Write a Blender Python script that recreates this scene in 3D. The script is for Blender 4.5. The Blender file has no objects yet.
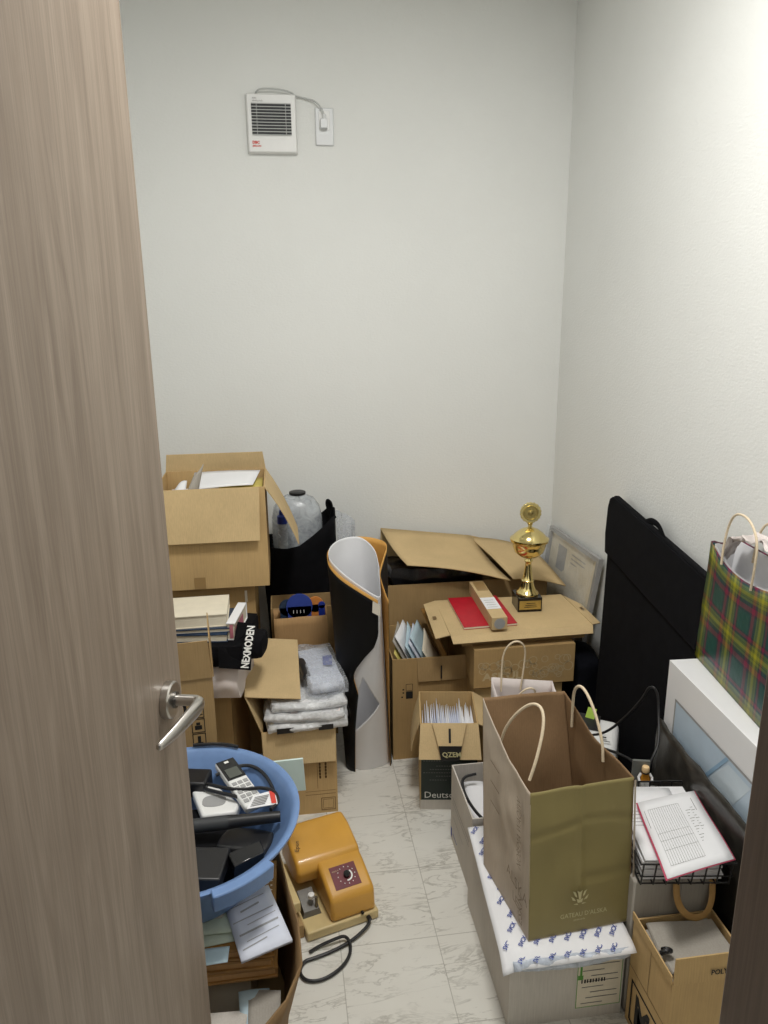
import bpy, bmesh, math, random
from mathutils import Vector, Matrix, noise
from math import sin, cos, pi, radians as R
random.seed(7)
SC = bpy.context.scene
COL = SC.collection
V = Vector

# ------------------------------------------------------------------ materials
def srgb(r, g, b):
    f = lambda c: (c/255)/12.92 if c/255 <= .04045 else ((c/255+.055)/1.055)**2.4
    return (f(r), f(g), f(b), 1)

class NT:
    def __init__(s, name):
        s.m = bpy.data.materials.new(name); s.m.use_nodes = True
        s.t = s.m.node_tree; s.b = s.t.nodes['Principled BSDF']; s.out = s.t.nodes['Material Output']
    def n(s, typ, **kw):
        o = s.t.nodes.new(typ)
        for k, v in kw.items(): setattr(o, k, v)
        return o
    def l(s, a, b): s.t.links.new(a, b)
    def math(s, op, a, b=None, clamp=False):
        o = s.n('ShaderNodeMath', operation=op, use_clamp=clamp)
        for i, x in enumerate((a, b)):
            if x is None: continue
            if isinstance(x, (int, float)): o.inputs[i].default_value = x
            else: s.l(x, o.inputs[i])
        return o.outputs[0]
    def coords(s, scale=(1, 1, 1), rot=(0, 0, 0)):
        tc = s.n('ShaderNodeTexCoord'); mp = s.n('ShaderNodeMapping')
        mp.inputs['Scale'].default_value = scale; mp.inputs['Rotation'].default_value = rot
        s.l(tc.outputs['Object'], mp.inputs[0]); return mp.outputs[0]
    def noise(s, vec, scale, detail=4, rough=.55, dist=0):
        o = s.n('ShaderNodeTexNoise'); s.l(vec, o.inputs['Vector'])
        o.inputs['Scale'].default_value = scale; o.inputs['Detail'].default_value = detail
        o.inputs['Roughness'].default_value = rough; o.inputs['Distortion'].default_value = dist
        return o.outputs['Fac']
    def ramp(s, fac, stops, interp='LINEAR'):
        o = s.n('ShaderNodeValToRGB'); o.color_ramp.interpolation = interp
        e = o.color_ramp.elements
        while len(e) < len(stops): e.new(.5)
        for q, (p, c) in zip(e, stops): q.position = p; q.color = c
        s.l(fac, o.inputs[0]); return o.outputs[0]
    def mix(s, fac, a, b, mode='MIX'):
        o = s.n('ShaderNodeMixRGB', blend_type=mode)
        for i, x in ((0, fac), (1, a), (2, b)):
            if hasattr(x, 'is_output'): s.l(x, o.inputs[i])
            else: o.inputs[i].default_value = x
        return o.outputs[0]
    def bump(s, h, strength=.2, dist=.002):
        o = s.n('ShaderNodeBump'); o.inputs['Strength'].default_value = strength; o.inputs['Distance'].default_value = dist
        s.l(h, o.inputs['Height']); s.l(o.outputs[0], s.b.inputs['Normal'])

def plain(name, col, rough=.5, metal=0, var=.08, scale=30, bump=0, bscale=200, spec=.5, coat=0):
    t = NT(name); v = t.coords()
    n = t.noise(v, scale)
    c2 = tuple(c*(1-var*2) for c in col[:3])+(1,); c1 = tuple(min(1, c*(1+var)) for c in col[:3])+(1,)
    t.l(t.ramp(n, [(.3, c2), (.7, c1)]), t.b.inputs['Base Color'])
    t.b.inputs['Roughness'].default_value = rough; t.b.inputs['Metallic'].default_value = metal
    t.b.inputs['Specular IOR Level'].default_value = spec; t.b.inputs['Coat Weight'].default_value = coat
    if bump: t.bump(t.noise(v, bscale, 3), bump, .001)
    return t.m

def cardboard(name, col, k=1.0):
    t = NT(name); v = t.coords()
    big = t.noise(v, 6, 5); fine = t.noise(t.coords((40, 40, 1.5)), 9, 3)
    f = t.math('ADD', t.math('MULTIPLY', big, .6), t.math('MULTIPLY', fine, .4))
    a = tuple(c*.84 for c in col[:3])+(1,); b = tuple(min(1, c*1.1) for c in col[:3])+(1,)
    t.l(t.ramp(f, [(.32, a), (.68, b)]), t.b.inputs['Base Color'])
    t.b.inputs['Roughness'].default_value = .78; t.b.inputs['Specular IOR Level'].default_value = .25
    w = t.n('ShaderNodeTexWave', wave_type='BANDS', bands_direction='X'); t.l(t.coords(), w.inputs[0])
    w.inputs['Scale'].default_value = 55; w.inputs['Distortion'].default_value = .3
    h = t.math('ADD', t.math('MULTIPLY', w.outputs['Fac'], .35), t.noise(v, 60, 3))
    t.bump(h, .12, .002); return t.m

def film(name, col, alpha=.4, rough=.18, wr=.6):
    t = NT(name); v = t.coords()
    tr = t.n('ShaderNodeBsdfTransparent'); mx = t.n('ShaderNodeMixShader')
    tr.inputs[0].default_value = (.96, .97, .98, 1)
    t.b.inputs['Base Color'].default_value = col; t.b.inputs['Roughness'].default_value = rough
    n = t.noise(v, 28, 4, .6, 1.0)
    t.l(t.ramp(n, [(.3, (alpha*.6,)*3+(1,)), (.75, (min(1, alpha*1.4),)*3+(1,))]), mx.inputs[0])
    t.l(tr.outputs[0], mx.inputs[1]); t.l(t.b.outputs[0], mx.inputs[2]); t.l(mx.outputs[0], t.out.inputs[0])
    t.bump(t.noise(v, 45, 4, .6, 1.5), wr, .006); return t.m

def wallpaper():
    t = NT('vinyl_wallpaper'); v = t.coords()
    c = t.ramp(t.noise(v, 1.5, 4), [(.3, srgb(228, 229, 226)), (.7, srgb(233, 234, 231))])
    t.l(c, t.b.inputs['Base Color']); t.b.inputs['Roughness'].default_value = .8
    t.b.inputs['Specular IOR Level'].default_value = .2
    t.bump(t.math('ADD', t.noise(v, 120, 4), t.noise(t.coords((1, 1, 3)), 60, 3)), .35, .002); return t.m

def marble():
    t = NT('marble_vinyl_tile'); v = t.coords()
    sx = t.n('ShaderNodeSeparateXYZ'); t.l(v, sx.inputs[0])
    T = .245
    def gl(o, off):
        a = t.math('FRACT', t.math('DIVIDE', t.math('SUBTRACT', o, off-100*T), T))
        return t.math('MAXIMUM', t.math('LESS_THAN', a, .0045), t.math('GREATER_THAN', a, .9955))
    g = t.math('MAXIMUM', gl(sx.outputs[0], .3325), gl(sx.outputs[1], 1.5326))
    def cell(o, off): return t.math('FLOOR', t.math('DIVIDE', t.math('SUBTRACT', o, off-100*T), T))
    cb = t.n('ShaderNodeCombineXYZ'); t.l(cell(sx.outputs[0], .3325), cb.inputs[0]); t.l(cell(sx.outputs[1], 1.5326), cb.inputs[1])
    wn = t.n('ShaderNodeTexWhiteNoise', noise_dimensions='3D'); t.l(cb.outputs[0], wn.inputs[0])
    # offset each tile's veins
    ad = t.n('ShaderNodeVectorMath', operation='MULTIPLY_ADD'); t.l(wn.outputs['Color'], ad.inputs[0])
    ad.inputs[1].default_value = (7, 7, 7); t.l(v, ad.inputs[2])
    mp = t.n('ShaderNodeMapping'); mp.inputs['Rotation'].default_value = (0, 0, R(-38)); mp.inputs['Scale'].default_value = (1, 3.6, 1)
    t.l(ad.outputs[0], mp.inputs[0])
    n1 = t.noise(mp.outputs[0], 5.5, 6, .62, .6)
    vein = t.ramp(n1, [(.46, (0, 0, 0, 1)), (.495, (1, 1, 1, 1)), (.52, (0, 0, 0, 1))])
    n2 = t.noise(mp.outputs[0], 14, 5, .7, .8)
    spot = t.ramp(n2, [(.60, (0, 0, 0, 1)), (.72, (1, 1, 1, 1))])
    f = t.math('MULTIPLY', t.math('MAXIMUM', t.math('MULTIPLY', vein, .75), spot), t.ramp(t.noise(v, 7, 3), [(.38, (0, 0, 0, 1)), (.56, (1, 1, 1, 1))]))
    base = t.ramp(t.noise(v, 3, 4), [(.3, srgb(216, 213, 204)), (.7, srgb(227, 225, 217))])
    c = t.mix(t.math('MULTIPLY', f, .72), base, srgb(140, 135, 124))
    c = t.mix(t.math('MULTIPLY', g, .6), c, srgb(150, 145, 134))
    t.l(c, t.b.inputs['Base Color']); t.b.inputs['Roughness'].default_value = .38; t.b.inputs['Specular IOR Level'].default_value = .35
    return t.m

def wood(name, dark, light, rot=0):
    t = NT(name)
    v = t.coords((11, 11, .7)); v2 = t.coords((60, 60, 1.2))
    n = t.noise(v, 3.0, 8, .6, 1.3); f = t.noise(v2, 6, 4, .6)
    c = t.ramp(n, [(.28, dark), (.5, tuple((a+b)/2 for a, b in zip(dark, light))), (.72, light)])
    c = t.mix(t.math('MULTIPLY', t.ramp(f, [(.42, (1, 1, 1, 1)), (.55, (0, 0, 0, 1))]), .2), c, tuple(x*.55 for x in dark[:3])+(1,))
    t.l(c, t.b.inputs['Base Color']); t.b.inputs['Roughness'].default_value = .45
    t.b.inputs['Specular IOR Level'].default_value = .35
    t.bump(f, .12, .001); return t.m

def plaid():
    t = NT('tartan_paper'); tc = t.n('ShaderNodeUVMap'); sx = t.n('ShaderNodeSeparateXYZ'); t.l(tc.outputs[0], sx.inputs[0])
    G = (.004, .07, .062, 1); N = (.012, .03, .05, 1); Y = (.36, .34, .02, 1); O = (.15, .18, .03, 1); M = (.2, .012, .055, 1); B = (.015, .02, .02, 1)
    st = [(0, G), (.30, N), (.35, M), (.45, N), (.53, O), (.58, B), (.59, O), (.63, Y), (.70, O), (.74, B), (.75, O), (.80, N), (.84, M), (.90, N), (.93, G)]
    def band(o, per, off): return t.ramp(t.math('FRACT', t.math('ADD', t.math('DIVIDE', o, per), off)), st, 'CONSTANT')
    c = t.mix(.5, band(sx.outputs[0], .135, .52), band(sx.outputs[1], .145, .60))
    t.l(c, t.b.inputs['Base Color']); t.b.inputs['Roughness'].default_value = .3; t.b.inputs['Specular IOR Level'].default_value = .3
    t.bump(t.noise(t.coords(), 14, 3), .2, .01); return t.m

KR = srgb(196, 160, 104)
M = dict(
 wall=wallpaper(), floor=marble(), ceil=plain('ceiling_paint', srgb(228, 228, 224), .85, bump=.2),
 door=wood('greige_wood_laminate', srgb(126, 112, 98), srgb(158, 144, 129)), frame=wood('dark_greige_frame', srgb(112, 98, 87), srgb(136, 121, 109)),
 kraft=cardboard('kraft_cardboard', srgb(196, 165, 116)), kraft2=cardboard('brown_cardboard', srgb(178, 147, 100)), kraft3=cardboard('pale_cardboard', srgb(206, 180, 135)),
 kraftdark=cardboard('dark_brown_cardboard', srgb(134, 107, 74)), kraftd=cardboard('dull_cardboard', srgb(170, 141, 98)), bagkraft=cardboard('crinkled_kraft_paper', srgb(186, 148, 102)),
 greybox=cardboard('grey_white_card', srgb(205, 199, 190)), bagin=cardboard('brown_bag_inside', srgb(140, 112, 82)), bagside=cardboard('grey_kraft_paper', srgb(196, 182, 164)),
 greybag=cardboard('grey_bag_paper', srgb(170, 164, 154)),
 olive=plain('olive_coated_paper', srgb(142, 129, 80), .55, var=.04, scale=6, bump=.15, bscale=25),
 white=plain('white_plastic', srgb(232, 232, 230), .4, var=.01), cream=plain('cream_enamel', srgb(212, 190, 138), .4, var=.04),
 paper=plain('white_paper', srgb(236, 236, 238), .7, var=.015, scale=12), paper2=plain('cool_paper', srgb(214, 218, 230), .7, var=.03), paperw=plain('warm_paper', srgb(226, 217, 196), .75, var=.03),
 gloss=plain('glossy_white_card', srgb(240, 240, 241), .22, var=.005), greenp=plain('pale_green_paper', srgb(190, 200, 182), .7, var=.04), bluep=plain('pale_blue_paper', srgb(190, 212, 222), .6, var=.03),
 mint=plain('mint_card', srgb(208, 226, 220), .4, var=.02), yellowp=plain('yellow_paper', srgb(214, 198, 110), .7, var=.06), magenta=plain('magenta_folder', srgb(196, 40, 84), .5, var=.03),
 red=plain('red_leatherette', srgb(188, 22, 42), .5, var=.05, bump=.2, bscale=400), black=plain('black_plastic', srgb(30, 30, 32), .4, var=.05), blackg=plain('glossy_black', srgb(20, 20, 22), .15, var=.02),
 cloth=plain('black_nylon', srgb(17, 17, 20), .85, var=.15, bump=.3, bscale=500, spec=.12), fleece=plain('navy_black_cloth', srgb(16, 17, 23), .95, var=.2, bump=.4, bscale=150, spec=.1),
 blackp=plain('matt_black_print', srgb(14, 14, 16), .6, var=.03, spec=.2), ink=plain('black_ink', srgb(26, 24, 22), .7, var=.02), inkg=plain('grey_ink', srgb(120, 118, 116), .8, var=.05), inkb=plain('brown_ink', srgb(120, 96, 62), .8, var=.05),
 inkblue=plain('blue_ink', srgb(48, 72, 160), .6, var=.05), inkgreen=plain('green_ink', srgb(96, 160, 70), .7, var=.05), inkred=plain('red_ink', srgb(214, 72, 60), .6, var=.05), inkpink=plain('pink_edge', srgb(206, 84, 112), .6, var=.03),
 inkwhite=plain('white_ink', srgb(235, 235, 230), .7, var=.02), inkpale=plain('pale_ink', srgb(198, 178, 140), .7, var=.03), inkcream=plain('cream_print', srgb(196, 188, 142), .6, var=.03), inktaupe=plain('taupe_print', srgb(144, 128, 110), .8, var=.05),
 blue=plain('blue_plastic', srgb(112, 142, 188), .35, var=.04), bluedk=plain('deep_blue_plastic', srgb(26, 56, 160), .35, var=.05), orange=plain('orange_card', srgb(222, 140, 66), .5, var=.05), lining=plain('tan_poster_back', srgb(214, 162, 84), .65, var=.03),
 mustard=plain('mustard_enamel', srgb(212, 158, 66), .32, var=.05, scale=9, coat=.1), maroon=plain('maroon_plate', srgb(104, 22, 34), .45, var=.1), steel=plain('brushed_steel', srgb(196, 192, 186), .28, 1, var=.03), darksteel=plain('dark_steel', srgb(120, 118, 114), .4, 1, var=.05),
 gold=plain('polished_gold', srgb(236, 216, 150), .16, 1, var=.04), goldplate=plain('brass_plate', srgb(214, 194, 128), .35, 1, var=.03), marbleb=plain('black_marble', srgb(26, 22, 20), .15, var=.2),
 album=plain('golden_brown_board', srgb(158, 116, 58), .5, var=.15), pink=plain('dusty_pink', srgb(190, 116, 130), .6, var=.05), navy=plain('navy_cover', srgb(44, 62, 86), .45, var=.08),
 green=plain('dark_green_print', srgb(24, 40, 34), .45, var=.05), lens=plain('grey_lens', srgb(160, 160, 160), .4, var=.03), lcd=plain('display_grey', srgb(86, 90, 84), .3, var=.03), lime=plain('lime_sticky_note', srgb(176, 208, 84), .6, var=.02),
 handle=plain('paper_twine', srgb(226, 208, 178), .7, var=.06, scale=300), handlek=plain('kraft_ribbon', srgb(190, 150, 92), .7, var=.08), picture=plain('pale_blue_print', srgb(190, 208, 224), .3, var=.02), picture2=plain('mid_blue_print', srgb(150, 184, 212), .3, var=.04), picture3=plain('light_blue_print', srgb(206, 220, 230), .3, var=.02),
 polyw=film('white_poly_film', (.86, .87, .88, 1), .8, .25, .7), polyc=film('clear_poly_film', (.78, .81, .86, 1), .32, .12, .7), jar=film('clear_plastic', (.62, .66, .70, 1), .55, .15, .2), polyb=film('bluish_poly_film', (.68, .74, .84, 1), .75, .3, .4), sleeve=film('clear_sleeve', (.8, .82, .84, 1), .22, .1, .3),
 darkbag=plain('glossy_charcoal_bag', srgb(58, 55, 50), .28, var=.3, scale=24, bump=.5, bscale=60), binbag=plain('black_poly_bag', srgb(26, 26, 29), .25, var=.1, bump=.9, bscale=40),
 slatd=plain('dark_duct', srgb(52, 54, 56), .6, var=.05), grill=plain('grille_grey', srgb(188, 190, 188), .5, var=.02), plate=plain('grey_white_plate', srgb(214, 216, 217), .35, var=.01), tartan=plaid(), toyg=plain('grey_brick_plastic', srgb(112, 114, 110), .4, var=.04), toyh=plain('toy_skin', srgb(240, 206, 156), .4, var=.02), toyo=plain('toy_orange', srgb(228, 152, 40), .4, var=.03),
 tape=plain('pale_tape', srgb(214, 206, 190), .4, var=.03), taped=plain('brown_tape', srgb(160, 130, 86), .35, var=.03), tissue=plain('tissue_paper', srgb(222, 212, 208), .8, var=.04, scale=10),
)

# ------------------------------------------------------------------ mesh builder
class MB:
    def __init__(s): s.v = []; s.f = []; s.uv = None
    def add(s, vs, fs):
        o = len(s.v); s.v += [V(p) for p in vs]; s.f += [tuple(i+o for i in f) for f in fs]; return s
    def hexa(s, p):   # 4 bottom then 4 top, ccw from above
        return s.add(p, [(3, 2, 1, 0), (4, 5, 6, 7), (0, 1, 5, 4), (1, 2, 6, 5), (2, 3, 7, 6), (3, 0, 4, 7)])
    def box(s, a, b, rz=0, piv=None):
        (x0, y0, z0), (x1, y1, z1) = a, b
        p = [V(q) for q in ((x0, y0, z0), (x1, y0, z0), (x1, y1, z0), (x0, y1, z0), (x0, y0, z1), (x1, y0, z1), (x1, y1, z1), (x0, y1, z1))]
        if rz:
            c = V(piv) if piv else V(((x0+x1)/2, (y0+y1)/2, 0)); m = Matrix.Rotation(R(rz), 3, 'Z'); p = [m @ (q-c)+c for q in p]
        return s.hexa(p)
    def prism(s, pts, ext):
        n = len(pts); pts = [V(p) for p in pts]; e = V(ext)
        nn = sum(((pts[i]-pts[0]).cross(pts[i+1]-pts[0]) for i in range(1, n-1)), V((0, 0, 0)))
        if nn.dot(e) > 0: pts = pts[::-1]
        return s.add(pts+[p+e for p in pts], [tuple(range(n)), tuple(range(2*n-1, n-1, -1))]+[((i+1) % n, i, i+n, (i+1) % n+n) for i in range(n)])
    def slab(s, p, t):   # flat panel from corner points, thickness t along its normal
        p = [V(q) for q in p]; nn = (p[1]-p[0]).cross(p[2]-p[0]).normalized()
        return s.prism(p, nn*t)
    def tube(s, path, r, n=8, closed=False, smooth=0):
        P = [V(p) for p in path]
        for _ in range(smooth):
            Q = [] if closed else [P[0]]
            L = len(P)
            for i in range(L if closed else L-1):
                a, b = P[i], P[(i+1) % L]; Q += [a*.75+b*.25, a*.25+b*.75]
            if not closed: Q.append(P[-1])
            P = Q
        L = len(P); rr = r if callable(r) else (lambda t: r)
        rings = []; up = None
        for i in range(L):
            if closed: d = P[(i+1) % L]-P[i-1]
            else: d = P[min(i+1, L-1)]-P[max(i-1, 0)]
            d.normalize()
            if up is None: up = V((0, 0, 1)) if abs(d.z) < .9 else V((1, 0, 0))
            a = d.cross(up).normalized(); b = a.cross(d).normalized(); up = b
            q = rr(i/max(1, L-1))
            if not isinstance(q, tuple): q = (q, q)
            rings.append([P[i]+a*cos(2*pi*k/n)*q[0]+b*sin(2*pi*k/n)*q[1] for k in range(n)])
        vs = [p for g in rings for p in g]; fs = []
        for i in range(L if closed else L-1):
            j = (i+1) % L
            for k in range(n): fs.append((i*n+k, i*n+(k+1) % n, j*n+(k+1) % n, j*n+k))
        if not closed: fs += [tuple(range(n-1, -1, -1)), tuple((L-1)*n+k for k in range(n))]
        return s.add(vs, fs)
    def lathe(s, prof, c=(0, 0, 0), n=32, axis='Z', sc=(1, 1)):
        vs = []; L = len(prof)
        for (r, h) in prof:
            for k in range(n):
                a = 2*pi*k/n; x, y = r*cos(a)*sc[0], r*sin(a)*sc[1]
                p = {'Z': (x, y, h), 'Y': (x, h, y), 'X': (h, x, y)}[axis]; vs.append(V(c)+V(p))
        fs = [(i*n+k, i*n+(k+1) % n, (i+1)*n+(k+1) % n, (i+1)*n+k) for i in range(L-1) for k in range(n)]
        fs += [tuple(range(n-1, -1, -1)), tuple((L-1)*n+k for k in range(n))]
        return s.add(vs, fs)
    def grid(s, fn, nu, nv, skip=None):
        vs = [V(fn(i/nu, j/nv)) for j in range(nv+1) for i in range(nu+1)]
        fs = [(j*(nu+1)+i, j*(nu+1)+i+1, (j+1)*(nu+1)+i+1, (j+1)*(nu+1)+i) for j in range(nv) for i in range(nu) if not (skip and skip((i+.5)/nu, (j+.5)/nv))]
        return s.add(vs, fs)
    def pillow(s, c, dim, seed=0, amp=.01, n=10, e=.35, freq=9, rz=0, flat=False):
        # soft lumpy bundle: a rounded box with noise; the base stays flat
        bm = bmesh.new(); bmesh.ops.create_cube(bm, size=2); bmesh.ops.subdivide_edges(bm, edges=bm.edges[:], cuts=n, use_grid_fill=True)
        m = Matrix.Rotation(R(rz), 3, 'Z')
        for v in bm.verts:
            p = v.co.copy(); q = p.normalized()*1.25
            p = p*(1-e)+q*e; p = V((p.x*dim[0]/2, p.y*dim[1]/2, p.z*dim[2]/2))
            w = noise.noise_vector(p*freq+V((seed*7.3, seed*3.1, 0)))
            p += w*amp
            if flat or True: p.z = max(p.z, -dim[2]/2*.96)
            v.co = m @ p+V(c)
        bm.verts.index_update()
        s.add([v.co.copy() for v in bm.verts], [tuple(v.index for v in f.verts) for f in bm.faces]); bm.free(); return s
    def build(s, name, mat, parent=None, bevel=0, seg=2, smooth=False, solid=0, sub=0, origin=None, angle=35):
        me = bpy.data.meshes.new(name)
        vs = s.v; o = V((0, 0, 0))
        if parent is not None:
            inv = root_matrix(parent).inverted(); vs = [inv @ p for p in vs]
        else:
            lo = V([min(p[i] for p in vs) for i in range(3)]); hi = V([max(p[i] for p in vs) for i in range(3)])
            o = V(((lo.x+hi.x)/2, (lo.y+hi.y)/2, lo.z)) if origin is None else V(origin); vs = [p-o for p in vs]
        me.from_pydata([tuple(p) for p in vs], [], s.f)
        if s.uv:
            ul = me.uv_layers.new(name='UVMap')
            for lp in me.loops: ul.data[lp.index].uv = s.uv[lp.vertex_index]
        me.update()
        if not solid:
            bm = bmesh.new(); bm.from_mesh(me); bmesh.ops.recalc_face_normals(bm, faces=bm.faces[:]); bm.to_mesh(me); bm.free()
        me.materials.append(mat)
        if smooth:
            me.shade_smooth()
            if smooth is not True or angle: me.set_sharp_from_angle(angle=R(angle))
        ob = bpy.data.objects.new(name, me); COL.objects.link(ob)
        if parent is not None: ob.parent = parent
        else: ob.location = o
        if sub:
            md = ob.modifiers.new('smooth', 'SUBSURF'); md.levels = md.render_levels = sub
        if solid:
            md = ob.modifiers.new('thick', 'SOLIDIFY'); md.thickness = abs(solid); md.offset = 1 if solid > 0 else -1
        if bevel:
            md = ob.modifiers.new('edge', 'BEVEL'); md.width = bevel; md.segments = seg; md.limit_method = 'ANGLE'; md.angle_limit = R(35)
            me.shade_smooth(); me.set_sharp_from_angle(angle=R(50))
        return ob

def root_matrix(o):
    m = Matrix.Identity(4)
    while o is not None:
        m = (Matrix.Translation(o.location) @ o.rotation_euler.to_matrix().to_4x4()) @ m; o = o.parent
    return m
def tag(o, label, cat, group=None, kind=None):
    o['label'] = label; o['category'] = cat
    if group: o['group'] = group
    if kind: o['kind'] = kind
    return o
def thing(name, label, cat, loc=(0, 0, 0), rz=0, group=None):
    o = bpy.data.objects.new(name, None); COL.objects.link(o); o.empty_display_size = .05
    o.location = loc; o.rotation_euler = (0, 0, R(rz)); return tag(o, label, cat, group)
def lab(o, label): o['label'] = label; return o
def struct(o): o['kind'] = 'structure'; return o

FONT = None
def text_mb(body, size, org, xd, yd, mb=None, sx=1, lift=.0006, bold=0):
    """flat lettering: origin at its lower left, xd reading direction, yd up direction (world)"""
    cu = bpy.data.curves.new('t', 'FONT'); cu.body = body; cu.size = size; cu.resolution_u = 2; cu.offset = bold
    ob = bpy.data.objects.new('t', cu); COL.objects.link(ob)
    dg = bpy.context.evaluated_depsgraph_get(); dg.update()
    me = bpy.data.meshes.new_from_object(ob.evaluated_get(dg))
    xd, yd = V(xd).normalized(), V(yd).normalized(); n = xd.cross(yd)
    mb = mb or MB()
    mb.add([V(org)+xd*(v.co.x*sx)+yd*v.co.y+n*lift for v in me.vertices], [tuple(p.vertices) for p in me.polygons])
    bpy.data.objects.remove(ob); bpy.data.curves.remove(cu); bpy.data.meshes.remove(me)
    return mb
def rects(mb, org, xd, yd, lst, lift=.0005):
    xd, yd = V(xd).normalized(), V(yd).normalized(); n = xd.cross(yd)
    for (x, y, w, h) in lst:
        o = V(org)+xd*x+yd*y+n*lift
        mb.add([o, o+xd*w, o+xd*w+yd*h, o+yd*h], [(0, 1, 2, 3)])
    return mb
def outline(mb, org, xd, yd, x, y, w, h, t=.002):
    return rects(mb, org, xd, yd, [(x, y, w, t), (x, y+h-t, w, t), (x, y, t, h), (x+w-t, y, t, h)])

# ------------------------------------------------------------------ carton
def carton(name, label, fr, w, d, h, rz=0, z=0, mat=None, flaps=None, closed=False, cat='cardboard box', t=.004, group=None, flapmat=None, body='carton_body'):
    """fr = world xy of the front right base corner; local x runs right, local y runs back"""
    mat = mat or M['kraft']
    m = Matrix.Rotation(R(rz), 3, 'Z'); c = V((fr[0], fr[1], 0))+m @ V((-w/2, d/2, 0))
    r = thing(name, label, cat, (c.x, c.y, z), rz, group)
    W = root_matrix(r); L = lambda x, y, zz: W @ V((x, y, zz))
    a, b = w/2, d/2
    mb = MB()
    if closed:
        mb.hexa([L(-a, -b, 0), L(a, -b, 0), L(a, b, 0), L(-a, b, 0), L(-a, -b, h), L(a, -b, h), L(a, b, h), L(-a, b, h)])
    else:
        o = [(-a, -b), (a, -b), (a, b), (-a, b)]; i = [(-a+t, -b+t), (a-t, -b+t), (a-t, b-t), (-a+t, b-t)]
        vs = [L(x, y, 0) for x, y in o]+[L(x, y, h) for x, y in o]+[L(x, y, h) for x, y in i]+[L(x, y, t) for x, y in i]
        fs = [(3, 2, 1, 0), (12, 13, 14, 15)]
        for k in range(4):
            j = (k+1) % 4; fs += [(k, j, 4+j, 4+k), (4+k, 4+j, 8+j, 8+k), (8+k, 8+j, 12+j, 12+k)]
        mb.add(vs, fs)
    bo = mb.build(body, mat, r)
    sd = {'front': ((-a, -b), (a, -b), (0, -1)), 'right': ((a, -b), (a, b), (1, 0)), 'back': ((a, b), (-a, b), (0, 1)), 'left': ((-a, b), (-a, -b), (-1, 0))}
    out = {}
    for side, spec in (flaps or {}).items():
        ln, an = spec[0], spec[1]; tap = spec[2] if len(spec) > 2 else .0; u0, u1 = spec[3] if len(spec) > 3 else (0, 1); curl = spec[4] if len(spec) > 4 else 0
        p, q, n = sd[side]; p, q, n = V((*p, h)), V((*q, h)), V((*n, 0))
        P, Q = p.lerp(q, u0), p.lerp(q, u1); ed = (Q-P).normalized()
        N = 6
        def fn(u, v, P=P, Q=Q, n=n, ed=ed, ln=ln, an=an, tap=tap, curl=curl):
            A = R(an+curl*v); base = P.lerp(Q, u)
            if curl:
                k = R(curl); s0 = R(an)
                x = (cos(s0)-cos(s0+k*v))/k*ln; zz = (sin(s0+k*v)-sin(s0))/k*ln
            else: x, zz = sin(A)*ln*v, cos(A)*ln*v
            return L(*(base+ed*(tap*v*(1-2*u))+n*(x+.0005)+V((0, 0, zz))))
        g = MB().grid(fn, 1, N if curl else 1)
        f = g.build('flap', flapmat or mat, r, solid=.003); out[side] = f
    r_ = dict(root=r, body=bo, L=L, flaps=out, a=a, b=b, h=h)
    return r_

# ================================================================== ROOM
RX, LX, BY, FY, CH = 1.098, -.62, 2.9, .43, 2.62
struct(MB().box((LX-.1, .2, -.05), (RX+.1, BY+.1, 0)).build('floor', M['floor'], origin=(0, 0, 0)))
struct(MB().box((LX-.5, -1.3, -.05), (RX+.5, .2, 0)).build('floor_hall', M['floor'], origin=(0, 0, 0)))
struct(MB().box((LX-.1, FY-.12, CH), (RX+.1, BY+.1, CH+.06)).build('ceiling', M['ceil']))
struct(MB().box((LX-.1, BY, 0), (RX+.1, BY+.1, CH)).build('wall_back', M['wall'], origin=(0, 0, 0)))
struct(MB().box((RX, FY-.12, 0), (RX+.1, BY, CH)).build('wall_right', M['wall'], origin=(0, 0, 0)))
struct(MB().box((LX-.1, FY-.12, 0), (LX, BY, CH)).build('wall_left', M['wall'], origin=(0, 0, 0)))
DX0, DX1, DZ = -.34, .36, 2.07
struct(MB().box((LX, FY-.12, 0), (DX0, FY, CH)).box((DX1, FY-.12, 0), (RX, FY, CH)).box((DX0, FY-.12, DZ), (DX1, FY, CH)).build('wall_front', M['wall'], origin=(0, 0, 0)))
struct(MB().box((DX1-.034, FY-.135, 0), (DX1+.004, FY+.006, DZ-.04)).box((DX1, FY-.135, 0), (DX1+.035, FY-.12, DZ)).build('trim_1', M['frame'], bevel=.002, origin=(.3, .4, 0)))
struct(MB().box((DX0-.004, FY-.135, 0), (DX0+.03, FY-.0, DZ-.04)).box((DX0-.035, FY-.135, 0), (DX0, FY-.12, DZ)).build('trim_2', M['frame'], bevel=.002, origin=(-.3, .4, 0)))
struct(MB().box((DX0-.035, FY-.135, DZ-.04), (DX1+.035, FY+.006, DZ+.03)).build('trim_3', M['frame'], bevel=.002))

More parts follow.
